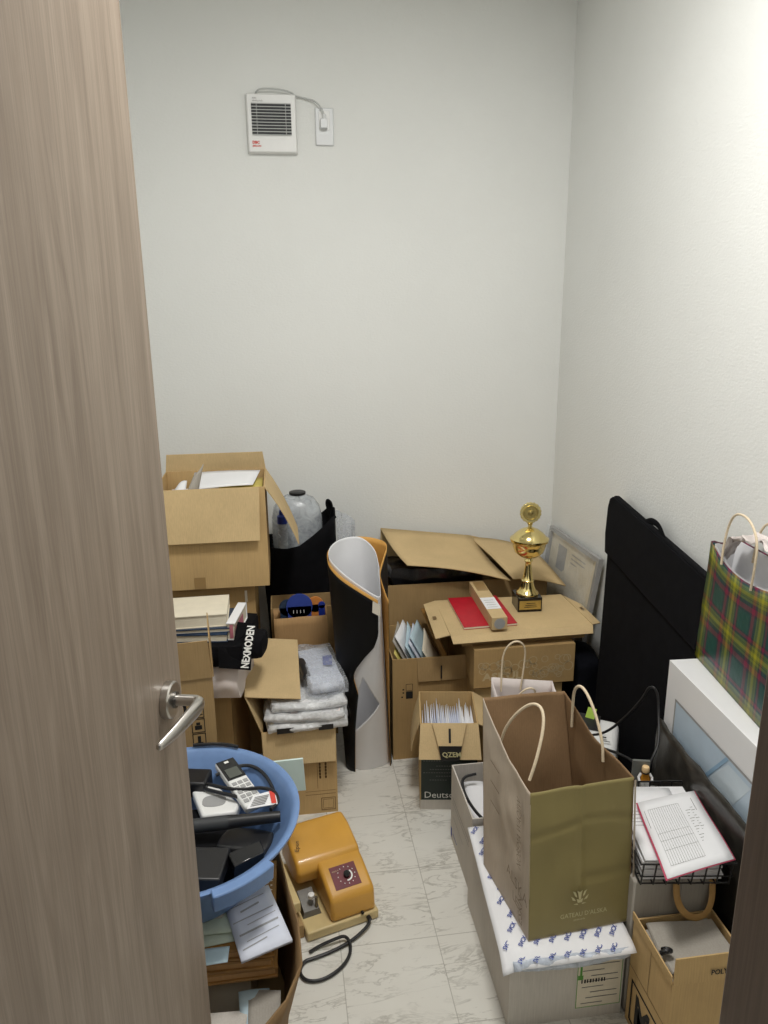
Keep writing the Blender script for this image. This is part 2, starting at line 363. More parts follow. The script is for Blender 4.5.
# door, swung into the room
A13 = R(13); dd = V((sin(A13), cos(A13), 0)); dn = V((cos(A13), -sin(A13), 0)); E0 = V((-.163, 1.04, 0)); DW = .62
hp = E0-dd*DW
d = bpy.data.objects.new('door_1', None); COL.objects.link(d); d.location = (hp.x, hp.y, 0); d['kind'] = 'structure'
p = [hp-dn*.036, hp, E0, E0-dn*.036]
MB().hexa([q+V((0, 0, .008)) for q in p]+[q+V((0, 0, 2.02)) for q in p]).build('door_leaf', M['door'], d, bevel=.002)
hub = E0-dd*.06+V((0, 0, 1.02))
up = V((0, 0, 1))
def disc_n(mb, c, n, prof, k=32):
    n = V(n).normalized(); a = n.cross(up).normalized() if abs(n.z) < .9 else V((1, 0, 0)); b = n.cross(a)
    vs = [V(c)+n*h+(a*cos(2*pi*i/k)+b*sin(2*pi*i/k))*r for (r, h) in prof for i in range(k)]; L = len(prof)
    mb.add(vs, [(i*k+j, i*k+(j+1) % k, (i+1)*k+(j+1) % k, (i+1)*k+j) for i in range(L-1) for j in range(k)]+[tuple(range(k)), tuple((L-1)*k+j for j in range(k))]); return mb
ro = disc_n(MB(), hub, dn, [(.026, .0005), (.026, .010), (.024, .012), (.011, .0125)]).build('handle_rose', M['steel'], d, smooth=1)
lv = [hub+dn*.008, hub+dn*.03, hub+dn*.044, hub+dn*.050-dd*.006, hub+dn*.051-dd*.018, hub+dn*.047-dd*.045+up*-.001, hub+dn*.040-dd*.08+up*-.003, hub+dn*.031-dd*.112+up*-.004]
MB().tube(lv, lambda t: (.008-.004*max(0, t-.4)/.6, .008+.0045*sin(min(1, max(0, (t-.35)/.65))*pi)-.004*max(0, t-.6)/.4) if t < .985 else (.0025, .003), 14, smooth=2).build('handle_lever', M['steel'], d, smooth=1, angle=70)
disc_n(MB(), hub+up*-.0+dn*.012+dd*.0, dn, [(.0115, 0), (.0115, .004)]).build('handle_collar', M['darksteel'], d, smooth=1)

# ================================================================== BACK WALL: fan + outlet
fan = thing('ventilation_fan', 'small square white ventilation fan with dark louvres mounted high on back wall', 'ventilation fan', (.02, BY, 2.058))
x0, x1, z0, z1 = -.068, .104, 2.054, 2.243
yf = BY-.027
hb = MB(); hb.add([(x0, BY-.001, z0), (x1, BY-.001, z0), (x1, BY-.001, z1), (x0, BY-.001, z1), (x0+.004, yf, z0+.004), (x1-.004, yf, z0+.004), (x1-.004, yf, z1-.004), (x0+.004, yf, z1-.004)],
    [(3, 2, 1, 0), (4, 5, 6, 7), (0, 1, 5, 4), (1, 2, 6, 5), (2, 3, 7, 6), (3, 0, 4, 7)]); hb.build('housing', M['white'], fan, bevel=.003)
gx0, gx1, gz0, gz1 = x0+.018, x1-.020, z0+.058, z1-.034
gr = MB().box((gx0, yf-.0008, gz0), (gx1, yf+.001, gz1)).build('grille', M['slatd'], fan)
sl = MB()
for i in range(11):
    zz = gz0+(gz1-gz0)*i/10; sl.hexa([V(q) for q in ((gx0, yf-.0045, zz-.0018), (gx1, yf-.0045, zz-.0018), (gx1, yf-.0006, zz+.0004), (gx0, yf-.0006, zz+.0004), (gx0, yf-.0045, zz), (gx1, yf-.0045, zz), (gx1, yf-.0006, zz+.0022), (gx0, yf-.0006, zz+.0022))])
for xx in (gx0+.018, gx1-.018): sl.box((xx-.0008, yf-.005, gz0), (xx+.0008, yf-.0006, gz1))
sl.build('louvre_slats', M['grill'], gr)
XD, ZD = (1, 0, 0), (0, 0, 1)
mb = text_mb('4-FN', .007, (x0+.022, yf-.0004, z1-.020), XD, ZD); text_mb('VENTILATOR', .006, (x0+.022, yf-.0004, z1-.028), XD, ZD, mb); mb.build('printed_text', M['inkg'], fan)
mb = text_mb('DBC', .012, (x0+.017, yf-.0004, z0+.030), XD, ZD, bold=.0006); text_mb('24H-ON', .008, (x0+.017, yf-.0004, z0+.020), XD, ZD, mb, bold=.0003); mb.build('red_print', M['inkred'], fan)
out_ = thing('wall_outlet', 'grey white wall outlet plate with a plug in it beside the fan', 'wall outlet', (.199, BY, 2.085))
MB().box((.167, BY-.008, 2.085), (.231, BY-.0005, 2.205)).build('cover_plate', M['plate'], out_, bevel=.003)
MB().box((.180, BY-.010, 2.135), (.218, BY-.007, 2.195)).build('socket_insert', M['white'], out_, bevel=.0015)
cord = MB().tube([(-.035, BY-.004, 2.2405), (-.028, BY-.02, 2.252), (-.005, BY-.022, 2.257), (.05, BY-.022, 2.2555), (.09, BY-.018, 2.247), (.10, BY-.012, 2.238), (.14, BY-.012, 2.231), (.172, BY-.016, 2.222), (.192, BY-.028, 2.195), (.198, BY-.03, 2.172)], .0027, 8, smooth=3)
cord = cord.build('power_cord', M['grill'], fan, smooth=1)
MB().box((.184, BY-.034, 2.136), (.208, BY-.0102, 2.166)).tube([(.197, BY-.028, 2.160), (.198, BY-.03, 2.180)], .006, 10).build('plug', M['plate'], cord, bevel=.002)

# ================================================================== LEFT STACK
# B: lower carton, A: open carton on it
b = carton('cardboard_box', 'closed brown carton at the bottom of the left stack, under the overfull open carton', (-.112, 2.42), .34, .30, .655, 0, 0, M['kraft2'], closed=True)
MB().box((-.146, 2.4185, .585), (-.138, 2.4202, .625)).build('tape_label', M['tape'], b['root'])
mb = rects(MB(), (-.112, 2.42, 0), (0, 1, 0), ZD, [(.06, .0, .0015, .655)]); mb.build('seam', M['inkb'], b['root'])
a = carton('cardboard_box', 'large open carton of papers on top of the left stack, flaps hanging open', (-.060, 2.375), .345, .285, .335, 0, .656, M['kraft'],
    {'front': (.172, 171, .006, (0, .95)), 'back': (.062, -9, .008), 'right': (.235, 146, .04, (0, 1), 16)}, flapmat=M['kraft3'])
L = a['L']
rects(MB(), L(.02, -a['b'], 0), XD, ZD, [(-.09, .0, .037, .04)]).build('tape_strip', M['taped'], a['root'])
# contents of A
def sheet(name, pts, t, mat, label, cat, group=None, curl=0, nu=6, nv=6, seed=0, parent=None):
    p = [V(q) for q in pts]; n = (p[1]-p[0]).cross(p[3]-p[0]).normalized()
    def fn(u, v):
        q = p[0].lerp(p[1], u).lerp(p[3].lerp(p[2], u), v)
        return q+n*(curl*4*u*(1-u)+(noise.noise(q*11+V((seed*5.7, 0, 0)))*abs(curl)*.6 if seed else 0))
    o = MB().grid(fn, nu, nv).build(name, mat, parent, smooth=True, solid=t, angle=60)
    return tag(o, label, cat, group) if parent is None else o
def flatbox(name, pts, t, mat, label, cat, group=None, bevel=.0008):
    o = MB().slab(pts, t).build(name, mat, None, bevel=bevel); return tag(o, label, cat, group)
k = tag(MB().box((-.385, 2.40, .664), (-.075, 2.63, .935), 0).build('paper_bundle', M['paper'], bevel=.002), 'thick bundle of white papers filling the open top carton', 'papers')
sheet('document_folder', [(-.215, 2.385, .962), (-.07, 2.385, .955), (-.07, 2.58, .972), (-.205, 2.58, .978)], .003, M['yellowp'], 'pale yellow folder lying among papers in the top carton', 'folder')
sheet('document_folder', [(-.15, 2.384, .972), (-.068, 2.384, .968), (-.068, 2.43, .972), (-.145, 2.43, .976)], .003, M['magenta'], 'magenta folder corner showing at the front rim of the top carton', 'folder')
sheet('envelope', [(-.30, 2.46, .968), (-.10, 2.46, .978), (-.078, 2.60, .996), (-.30, 2.60, .996)], .002, M['paper'], 'white printed envelope lying at the back of the top carton', 'envelope', curl=.003)
sheet('document_sleeve', [(-.315, 2.40, .958), (-.278, 2.43, .958), (-.255, 2.46, 1.055), (-.285, 2.44, 1.02)], .002, M['greybag'], 'grey printed sleeve standing up tilted from the top carton', 'paper sleeve', curl=.006)
sheet('crumpled_paper', [(-.365, 2.39, .956), (-.315, 2.39, .956), (-.31, 2.46, 1.0), (-.34, 2.46, .985)], .002, M['paper'], 'folded white paper at the left of the grey sleeve in the top carton', 'paper', curl=.008)

# E: carton behind the handle, D: in front of it
e = carton('cardboard_box', 'narrow carton half hidden under the black lettered pouch and books', (-.188, 2.10), .26, .225, .44, -9, 0, M['kraft2'], closed=True)
rects(MB(), e['L'](e['a'], -e['b'], 0), e['root'].matrix_basis.to_3x3() @ V((0, 1, 0)), ZD, [(.008, 0, .002, .44)]).build('seam', M['inkb'], e['root'])
dct = carton('cardboard_box', 'carton with black handling symbols standing behind the door handle', (-.203, 1.80), .27, .21, .632, 6.5, 0, M['kraftd'],
    {'front': (.105, 2, .006), 'right': (.10, -2, .02), 'left': (.1, -8)})
L = dct['L']; xx = (L(1, 0, 0)-L(0, 0, 0))
o_ = L(dct['a'], -dct['b'], 0)
sy = MB(); O = o_-xx*.062
for i in range(3): outline(sy, O, xx, ZD, 0, .52-.042*i, .034, .040, .0022)
sy = rects(sy, O, xx, ZD, [(.010, .533, .004, .014), (.004, .528, .026, .003), (.020, .536, .005, .008), (.008, .487, .018, .012), (.012, .500, .010, .008), (.008, .446, .018, .004), (.013, .45, .008, .018)])
rects(sy, O-xx*.05, xx, ZD, [(.034, .52, .007, .04), (.026, .556, .014, .005)]); outline(sy, O-xx*.065, xx, ZD, 0, .44, .04, .1, .002)
sy.build('handling_symbols', M['ink'], dct['root'])
# tissue + pouch on E, leaning over its right side
ti = MB().pillow((-.20, 2.125, .490), (.130, .20, .10), 3, .014, 12, .3, 14, -9).build('tissue_bundle', M['tissue'], smooth=1, angle=25)
tag(ti, 'crumpled white tissue wrapping sticking out below the black lettered pouch', 'tissue paper')
po = thing('fabric_pouch', 'black fabric pouch with white vertical lettering hanging under the book stack', 'pouch', (-.18, 2.13, .553))
MB().pillow((-.195, 2.14, .582), (.155, .25, .064), 5, .004, 12, .15, 10, -9).pillow((-.104, 2.10, .580), (.06, .10, .06), 6, .006, 8, .5, 10, -9).build('pouch_body', M['cloth'], po, smooth=1, angle=60)
tx = V((cos(R(80)), sin(R(80)), .35)).normalized()
MB().slab([(-.206, 2.000, .556), (-.118, 2.004, .540), (-.104, 2.06, .660), (-.150, 2.06, .668), (-.165, 2.02, .612), (-.206, 2.012, .615)], .003).build('lettered_panel', M['cloth'], po)
text_mb('NEXMODEN', .030, (-.124, 2.003, .547), (.22, .48, 1.0), (-1, .05, .1), sx=.72, lift=.010, bold=.001).build('lettering', M['inkwhite'], po)
# books resting across pouch / E
def book(c, w, d, t, z, rz, cover, label, thick_cover=.0025, group=None):
    r = thing('book', label, 'book', (c[0], c[1], z), rz, group); W = root_matrix(r); L = lambda x, y, zz: W @ V((x, y, zz))
    a, b = w/2, d/2
    def bx(x0, y0, z0, x1, y1, z1): return [L(*q) for q in ((x0, y0, z0), (x1, y0, z0), (x1, y1, z0), (x0, y1, z0), (x0, y0, z1), (x1, y0, z1), (x1, y1, z1), (x0, y1, z1))]
    MB().hexa(bx(-a, -b, 0, a, b, thick_cover)).hexa(bx(-a, -b, t-thick_cover, a, b, t)).hexa(bx(-a, b-thick_cover, 0, a, b, t)).build('cover', cover, r)
    MB().hexa(bx(-a+.003, -b+.003, thick_cover, a-.003, b-thick_cover, t-thick_cover)).build('pages', M['paperw'], r); return r
BG = 'books stacked behind the carton with symbols'
book((-.275, 2.125), .205, .15, .024, .616, -6, M['navy'], 'navy covered book at the bottom of the small book stack', group=BG)
book((-.270, 2.13), .20, .15, .014, .6405, -2, M['navy'], 'thin dark blue book in the middle of the small book stack', group=BG)
book((-.285, 2.14), .21, .155, .038, .655, 1, M['paperw'], 'thick cream covered book on top of the small book stack', group=BG)
bk = book((-.156, 2.13), .026, .16, .052, .616, -10, M['paper'], 'slim white book with pink stripe standing at the right end of the book stack', group=BG)
rects(MB(), root_matrix(bk) @ V((.014, -.08, .0)), root_matrix(bk).to_3x3() @ V((0, 1, 0)), ZD, [(.0, .010, .10, .032)]).build('pink_stripe', M['pink'], bk)
rects(MB(), root_matrix(bk) @ V((-.014, -.08, .0)), root_matrix(bk).to_3x3() @ V((1, 0, 0)), ZD, [(.011, .006, .010, .042)]).build('pink_panel', M['pink'], bk)

# H: open carton with wrapped bundles
h = carton('cardboard_box', 'open carton holding plastic wrapped bundles behind the yellow machine', (.124, 2.06), .225, .30, .300, 0, 0, M['kraft'],
    {'front': (.105, 168, .004, (.0, 1.0))}, flapmat=M['kraft3'])
L = h['L']
g = MB().grid(lambda u, v: (V((-.102, 2.062, .302)).lerp(V((-.145, 2.07, .42)), min(1, v*3)) if v < .333 else V((-.145, 2.07, .42)).lerp(V((.022, 2.07, .400)), (v-.333)/.667)) + V((0, u*.26, u*.075*min(1, v*3))), 6, 9)
g.build('flap', M['kraft3'], h['root'], solid=.003)
ko = MB(); base = L(h['a'], -h['b'], 0)
for j in range(2):
    for i in range(7): rects(ko, base, XD, ZD, [(-.056+.018*j, .195-.0115*i, .006, .0075), (-.0545+.018*j, .1935-.0115*i, .003, .0105)])
rects(ko, base, XD, ZD, [(-.10, .068, .094, .0015), (-.10, .080, .094, .0012), (-.062, .09, .0012, .115)]); outline(ko, base, XD, ZD, -.052, .01, .045, .045, .002); outline(ko, base, XD, ZD, -.046, .016, .033, .033, .0012)
ko.build('printed_text', M['inkb'], h['root'])
PG = 'plastic wrapped bundles in the open carton'
pk = [((.036, 2.185, .3180), (.254, .29, .028), 2, M['polyw'], M['paperw'], 'lowest plastic wrapped bundle in the open carton, with black printed edge'),
      ((.038, 2.185, .3475), (.243, .285, .026), -3, M['polyw'], M['tissue'], 'second lowest plastic wrapped bundle in the open carton'),
      ((.041, 2.195, .3745), (.232, .27, .026), 3, M['polyw'], M['paper'], 'third plastic wrapped bundle from the bottom in the open carton')]
for i, (c, dm, rz, mt, inn, lb) in enumerate(pk):
    r = thing('wrapped_bundle', lb, 'wrapped bundle', (c[0], c[1], c[2]-dm[2]/2), rz, PG)
    MB().pillow(c, (dm[0]*.9, dm[1]*.9, dm[2]*.8), i+40, .002, 8, .1, 14, rz).build('contents', inn, r, smooth=1, angle=40)
    MB().pillow(c, dm, i+20, .007, 14, .2, 22, rz).build('plastic_wrap', mt, r, smooth=1, angle=40)
    if i == 0:
        W = root_matrix(r)
        for (u, w_, m0) in ((-.095, .05, 0), (.03, .045, 1)):
            MB().add([W @ V((u, -.1495, .004)), W @ V((u+w_, -.1495, .004)), W @ V((u+w_, -.1495, .022)), W @ V((u, -.1495, .022))], [(0, 1, 2, 3)]).build('black_print', M['ink'], r)
        for yy in (-.10, .03):
            MB().add([W @ V((.1335, yy, .003)), W @ V((.1335, yy+.07, .003)), W @ V((.1335, yy+.07, .024)), W @ V((.1335, yy, .024))], [(0, 1, 2, 3)]).build('black_print', M['ink'], r)
r = thing('wrapped_bundle', 'crumpled clear plastic bag with blue print on top of the wrapped bundles', 'plastic bag', (.09, 2.22, .388), 0)
MB().pillow((.090, 2.22, .414), (.105, .25, .036), 61, .004, 10, .2, 12, 8).build('contents', M['paper2'], r, smooth=1, angle=40)
MB().pillow((.090, 2.22, .418), (.125, .28, .05), 62, .011, 16, .25, 16, 8).build('plastic_wrap', M['polyc'], r, smooth=1, angle=25)
MB().add([(.098, 2.20, .4405), (.128, 2.20, .4405), (.130, 2.27, .4405), (.100, 2.27, .4405)], [(0, 1, 2, 3)]).build('blue_print', M['inkblue'], r)
gl = MB().tube([(.028, 2.255, .437), (.036, 2.20, .441), (.044, 2.145, .433)], lambda t: (.013, .007+.004*t), 10, smooth=2)
tag(gl.build('spectacle_case', M['black'], smooth=1), 'slim dark case lying beside the cardboard flap on the plastic bags', 'case')

# K: carton with kraft bag and blue packets
kc = carton('cardboard_box', 'open carton holding a crumpled kraft bag in front of the black tote', (.160, 2.51), .225, .13, .515, 0, 0, M['kraftd'])
pb = thing('kraft_paper_bag', 'crumpled brown kraft bag standing behind the flap of the open carton', 'paper bag', (.03, 2.47, .01))
def bagfn(x0, x1, y0, y1, z0, z1, amp, seed):
    def fn(u, v):
        a = u*4; i = int(min(3, a)); t = a-i
        c = [(x0, y0), (x1, y0), (x1, y1), (x0, y1)]; p = V((*c[i], 0)).lerp(V((*c[(i+1) % 4], 0)), t); p.z = z0+(z1-z0)*v
        w = noise.noise_vector(V((p.x*12, p.y*12, p.z*10))+V((seed*3, 0, 0)))*amp*min(1, v*3)
        return p+w
    return fn
g = MB().grid(bagfn(-.055, .128, 2.415, 2.495, .01, .520, .007, 3), 32, 16); g.build('bag_body', M['bagkraft'], pb, smooth=1, solid=-.001, angle=30)
MB().box((-.053, 2.42, .004), (.123, 2.49, .009)).build('bag_base', M['bagkraft'], pb)
for (cx, r_, mt, lb, zz) in ((.035, .045, 'inkblue', 'round blue packet with white marks poking out of the kraft bag', .545), (.09, .028, 'orange', 'orange packet next to the round blue packet in the kraft bag', .545), (-.005, .03, 'navy', 'dark blue packet at the left inside the kraft bag', .535), (.112, .012, 'bluedk', 'small deep blue packet at the right end of the kraft bag', .545)):
    t_ = thing('snack_packet', lb, 'packet', (cx, 2.46, zz-.05), 0, 'packets in the kraft bag')
    yy = {'inkblue': 2.452, 'orange': 2.461, 'navy': 2.470, 'bluedk': 2.452}[mt]
    disc_n(MB(), (cx, yy, zz), (0, -1, 0), [(r_, 0), (r_, .007)]).box((cx-r_*.9, yy-.007, zz-.06), (cx+r_*.9, yy, zz)).build('packet_body', M[mt], t_, smooth=1)
    if mt == 'inkblue':
        rects(MB(), (cx-.03, yy-.0072, zz-.03), XD, ZD, [(.008+.012*i, .006, .002, .012) for i in range(4)]).build('white_marks', M['inkwhite'], t_)

# black tote with clear container
to = thing('tote_bag', 'black tote bag standing against the back wall behind the top carton', 'tote bag', (.05, 2.75, 0))
def tote(u, v):
    a = u*2*pi; ex = .12+.02*v; ey = .10
    f = lambda c: math.copysign(abs(c)**.55, c)
    p = V((.05+ex*f(cos(a)), 2.755+ey*f(sin(a)), .004+(.690+.10*max(0, min(1, (ex*f(cos(a))+.02)/.14))**1.3)*v)); return p+noise.noise_vector(p*7)*.012*v
MB().grid(tote, 40, 14).build('tote_body', M['cloth'], to, smooth=1, solid=-.004, angle=60)
MB().box((-.06, 2.665, .0), (.16, 2.845, .004)).build('tote_base', M['cloth'], to)
MB().tube([(.170, 2.80, .75), (.180, 2.79, .79), (.178, 2.78, .82), (.168, 2.79, .832), (.164, 2.80, .81), (.174, 2.80, .775), (.190, 2.79, .755)], lambda t: (.011, .004), 8, smooth=2).build('strap', M['cloth'], to, smooth=1)
jr = thing('water_jug', 'clear plastic jug with black cap sticking out of the black tote', 'jug', (.045, 2.745, .60))
def sq(prof, c, e=.6, n=40, sx=1, sy=1):
    mb = MB(); vs = []
    f = lambda q: math.copysign(abs(q)**e, q)
    for (r_, z_) in prof:
        for k_ in range(n): a_ = 2*pi*k_/n; vs.append((c[0]+r_*sx*f(cos(a_)), c[1]+r_*sy*f(sin(a_)), z_))
    Ln = len(prof); mb.add(vs, [(i*n+j, i*n+(j+1) % n, (i+1)*n+(j+1) % n, (i+1)*n+j) for i in range(Ln-1) for j in range(n)]+[tuple(range(n-1, -1, -1)), tuple((Ln-1)*n+j for j in range(n))]); return mb
sq([(.092, .60), (.095, .70), (.094, .78), (.086, .818), (.066, .848), (.038, .862), (.028, .865)], (.045, 2.765), .75, sx=1.0, sy=.72).build('jug_body', M['jar'], jr, smooth=1, angle=80)
MB().lathe([(.030, .865), (.031, .867), (.031, .874), (.028, .876)], (.05, 2.765, 0), 24).build('cap', M['black'], jr, smooth=1)
bo = thing('pump_bottle', 'small bottle with blue cap seen beside the clear jug in the tote', 'bottle', (-.04, 2.68, .5))
MB().lathe([(.016, .62), (.019, .63), (.019, .770), (.016, .778)], (-.010, 2.682, 0), 20).build('bottle_body', M['jar'], bo, smooth=1)
MB().lathe([(.019, .779), (.019, .806), (.012, .812), (.012, .822), (.009, .83)], (-.010, 2.682, 0), 20).build('blue_cap', M['bluedk'], bo, smooth=1)
sl_ = MB().grid(lambda u, v: V((.19+.075*u+.0*v, 2.72+.03*sin(u*3)+.02*v, .0+.80*v-.04*u*v))+noise.noise_vector(V((u*3, v*3, 1)))*.008, 8, 12)
tag(sl_.build('plastic_sleeve', M['polyc'], smooth=1, solid=.001, angle=40), 'clear plastic sleeve standing between the black tote and poster roll', 'plastic sleeve')

# ================================================================== POSTER ROLL
def cr(P, t, closed=False):
    n = len(P); x = t*(n-1); i = min(int(x), n-2); f = x-i
    a, b_, c_, d_ = P[max(i-1, 0)], P[i], P[i+1], P[min(i+2, n-1)]
    return .5*((2*b_)+(c_-a)*f+(2*a-5*b_+4*c_-d_)*f*f+(3*b_-a-3*c_+d_)*f**3)
topO = [V(q) for q in ((.262, 2.075, .700), (.205, 2.085, .738), (.150, 2.12, .772), (.122, 2.18, .797), (.132, 2.26, .81), (.185, 2.345, .812), (.245, 2.372, .81), (.300, 2.345, .806), (.322, 2.300, .80), (.305, 2.25, .775), (.285, 2.19, .745), (.290, 2.13, .71), (.298, 2.10, .688))]
botO = [V(q) for q in ((.285, 2.262, 0.), (.245, 2.252, 0), (.200, 2.258, 0), (.172, 2.285, 0), (.176, 2.34, 0), (.20, 2.40, 0), (.245, 2.43, 0), (.295, 2.415, 0), (.334, 2.37, 0), (.335, 2.33, 0), (.332, 2.30, 0), (.328, 2.285, 0), (.324, 2.275, 0))]
def u0(z):   # where the dark sheet's loose front edge starts, as a fraction of its path
    tb = [(0, .17), (.20, .145), (.36, .115), (.43, .135), (.47, .12), (.60, .03), (.67, 0), (1, 0)]
    for (za, a_), (zb, b_) in zip(tb, tb[1:]):
        if z <= zb: return a_+(b_-a_)*(z-za)/(zb-za)
    return 0
def ring(u, v, off=0):
    a_, b_ = cr(topO, u), cr(botO, u); p = b_.lerp(a_, v)
    c_ = V((.235, 2.26+.05*(1-v), p.z)); q = p-c_; q.z = 0
    return p-q.normalized()*off
ps = thing('poster_roll', 'large rolled poster, black outside and tan inside, standing upright on the floor', 'poster', (.24, 2.30, 0))
MB().grid(lambda u, v: ring(u0(v*.8)+(1-u0(v*.8))*u, v*.983), 72, 40).build('printed_face', M['blackp'], ps, smooth=1, solid=.0008, angle=80)
MB().grid(lambda u, v: ring(u0(v*.8)+(1-u0(v*.8))*u, v, .0016), 72, 40).build('tan_lining', M['lining'], ps, smooth=1, solid=.0008, angle=80)
tp = ring(.0, .985, 0)
MB().slab([(.243, 2.066, .668), (.266, 2.062, .655), (.268, 2.062, .690), (.245, 2.066, .704)], .0015).build('tape', M['tape'], ps)
topW = [V(q) for q in ((.280, 2.20, .755), (.275, 2.13, .722), (.264, 2.080, .712), (.210, 2.090, .746), (.158, 2.123, .782), (.128, 2.18, .806), (.138, 2.25, .820), (.18, 2.318, .822), (.238, 2.335, .818), (.276, 2.28, .795), (.283, 2.205, .757))]
botW = [V(q) for q in ((.328, 2.325, 0), (.312, 2.288, 0), (.252, 2.268, 0), (.215, 2.270, 0), (.186, 2.290, 0), (.180, 2.33, 0), (.20, 2.375, 0), (.25, 2.405, 0), (.295, 2.395, 0), (.324, 2.365, 0), (.329, 2.328, 0))]
def ringw(u, v): return cr(botW, u).lerp(cr(topW, u), v)
HOLE = [(.222, .405), (.181, .22), (.182, .15), (.279, .285)]
def wskip(u, v):   # the loose lower corner leaves an opening at the front
    if not .1 < u < .5: return False
    p = ringw(u, v)
    for (xa_, za_), (xb_, zb_) in zip(HOLE, HOLE[1:]+HOLE[:1]):
        if (xb_-xa_)*(p.z-za_)-(zb_-za_)*(p.x-xa_) < 0: return False
    return True
ws = tag(MB().grid(ringw, 260, 130, wskip).build('white_paper_roll', M['paper'], smooth=1, solid=-.0008, angle=80), 'large white paper sheet rolled up inside the dark poster', 'paper roll')

# ================================================================== M, N AND THE ASK STACK
m = carton('cardboard_box', 'tall open carton of upright envelopes right of the poster roll', (.600, 2.31), .262, .285, .385, 0, 0, M['kraft2'],
    {'front': (.085, 174, .004, (.32, .985))}, flapmat=M['kraftd'])
L = m['L']; fb = V((.338, 2.31, 0))
rects(MB(), fb, XD, ZD, [(.046, .235, .024, .028), (.034, .268, .006, .005), (.034, .256, .006, .005), (.03, .24, .006, .005)]).build('printed_symbols', M['ink'], m['root'])
outline(MB(), fb, XD, ZD, .046, .265, .024, .026, .0015).build('printed_symbols', M['ink'], m['root'])
fp = V((.4225, 2.2985, .0)); rects(MB(), (0.502, 2.2985, .31), XD, (0, -.0, 1), [(0, 0, .005, .05)], lift=.004).build('hand_slot', M['ink'], m['flaps']['front'])
ev = [(.345, .13, .425, 'yellowp', 22, 'yellow'), (.366, .14, .455, 'greybag', 16, 'grey'), (.388, .15, .452, 'paper', 6, 'white'), (.406, .14, .455, 'bluep', 10, 'pale blue'), (.422, .14, .445, 'paper2', 14, 'bluish white'), (.440, .15, .448, 'bluep', 18, 'sky blue'), (.456, .13, .43, 'paperw', 20, 'cream')]
for i, (x, dep, zt, mt, tl, cn) in enumerate(ev):
    tl = 27; ph_ = R(19); dv = V((sin(ph_), cos(ph_), 0))*dep; rise = V((-sin(R(tl)), 0, cos(R(tl))))
    b0 = V((.405+.0165*i, 2.33+.008*(i % 3), .285)); Lh = (zt-.285)/cos(R(tl))
    sheet('envelope', [b0, b0+dv, b0+dv+rise*Lh, b0+rise*Lh*(.82+.1*(i % 3))], .0025, M[mt], cn+' envelope standing tilted in the tall open carton by the poster roll', 'envelope', 'envelopes in the tall open carton', curl=.002, seed=i+1)
al = MB().hexa([V(q) for q in ((.570, 2.325, .25), (.590, 2.325, .25), (.590, 2.56, .25), (.570, 2.56, .25), (.482, 2.345, .447), (.501, 2.345, .447), (.501, 2.57, .457), (.482, 2.57, .457))])
tag(al.build('binder', M['album'], bevel=.003), 'golden brown binder standing right of the envelopes in the tall carton', 'binder')

n = carton('cardboard_box', 'open dark green printed carton packed with white envelopes on the floor', (.558, 2.003), .178, .20, .305, -9, 0, M['kraft'],
    {'left': (.125, 158, .03, (.1, .95), 18), 'right': (.125, 118, .02), 'front': (.105, 148, -.006)}, flapmat=M['kraft3'])
LN = n['L']; NX = (LN(1, 0, 0)-LN(0, 0, 0)); NY = LN(0, 1, 0)-LN(0, 0, 0); NO = LN(-n['a'], -n['b'], 0)
rects(MB(), NO, NX, ZD, [(.003, .035, .175, .255)]).build('green_panel', M['green'], n['root'])
nt = MB()
for i, (zz, w_) in enumerate(((.20, .10), (.186, .11), (.174, .07), (.156, .10), (.144, .11), (.132, .09), (.120, .11), (.106, .06))):
    rects(nt, NO-NY*.0005, NX, ZD, [(.05-.02*(i % 3)+.008*j, zz, .005, .0022) for j in range(int(w_/.008))])
nt.build('small_print', M['inkg'], n['root'])
text_mb('Deutsche', .032, NO-NY*.0007+NX*.012+up*.043, NX, ZD).build('lettering', M['inkwhite'], n['root'])
rects(MB(), NO, NX, ZD, [(.0, .0, .178, .035)]).build('pale_band', M['greybox'], n['root'])
rects(MB(), NO-NY*.0003, NX, ZD, [(.10, .006, .018, .016)]).build('red_mark', M['maroon'], n['root'])
# tongue hanging on the front flap
fa = R(148); fdir = -NY*sin(fa)+up*cos(fa); fo = NO+NX*.036+up*.305; lf = (-NY*.008+up*.0065)
tg = [fo+lf, fo+NX*.105+lf, fo+fdir*.078+NX*.086+lf*1.6, fo+fdir*.078+NX*.020+lf*1.6]
MB().slab(tg, .003).build('tongue', M['kraft3'], n['flaps']['front'])
q2 = [tg[3].lerp(tg[0], .12)+lf*.6, tg[2].lerp(tg[1], .12)+lf*.6, tg[2]-NX*.006+fdir*.012-NY*.004+up*-.022, tg[3]+NX*.006+fdir*.012-NY*.004+up*-.022]
MB().slab(q2, .002).build('dark_tip', M['ink'], n['flaps']['front'])
xd_ = (q2[1]-q2[0]).normalized(); yd_ = (q2[0]-q2[3]).normalized()
text_mb('QZEM', .021, q2[3].lerp(q2[0], .3)+xd_*.006, xd_, yd_, lift=.003, bold=.0004).build('lettering', M['inkcream'], n['flaps']['front'])
rects(MB(), fo+NX*.049+lf*1.2, NX, -fdir, [(0, -.058, .007, .042)], lift=.004).build('slot', M['ink'], n['flaps']['front'])
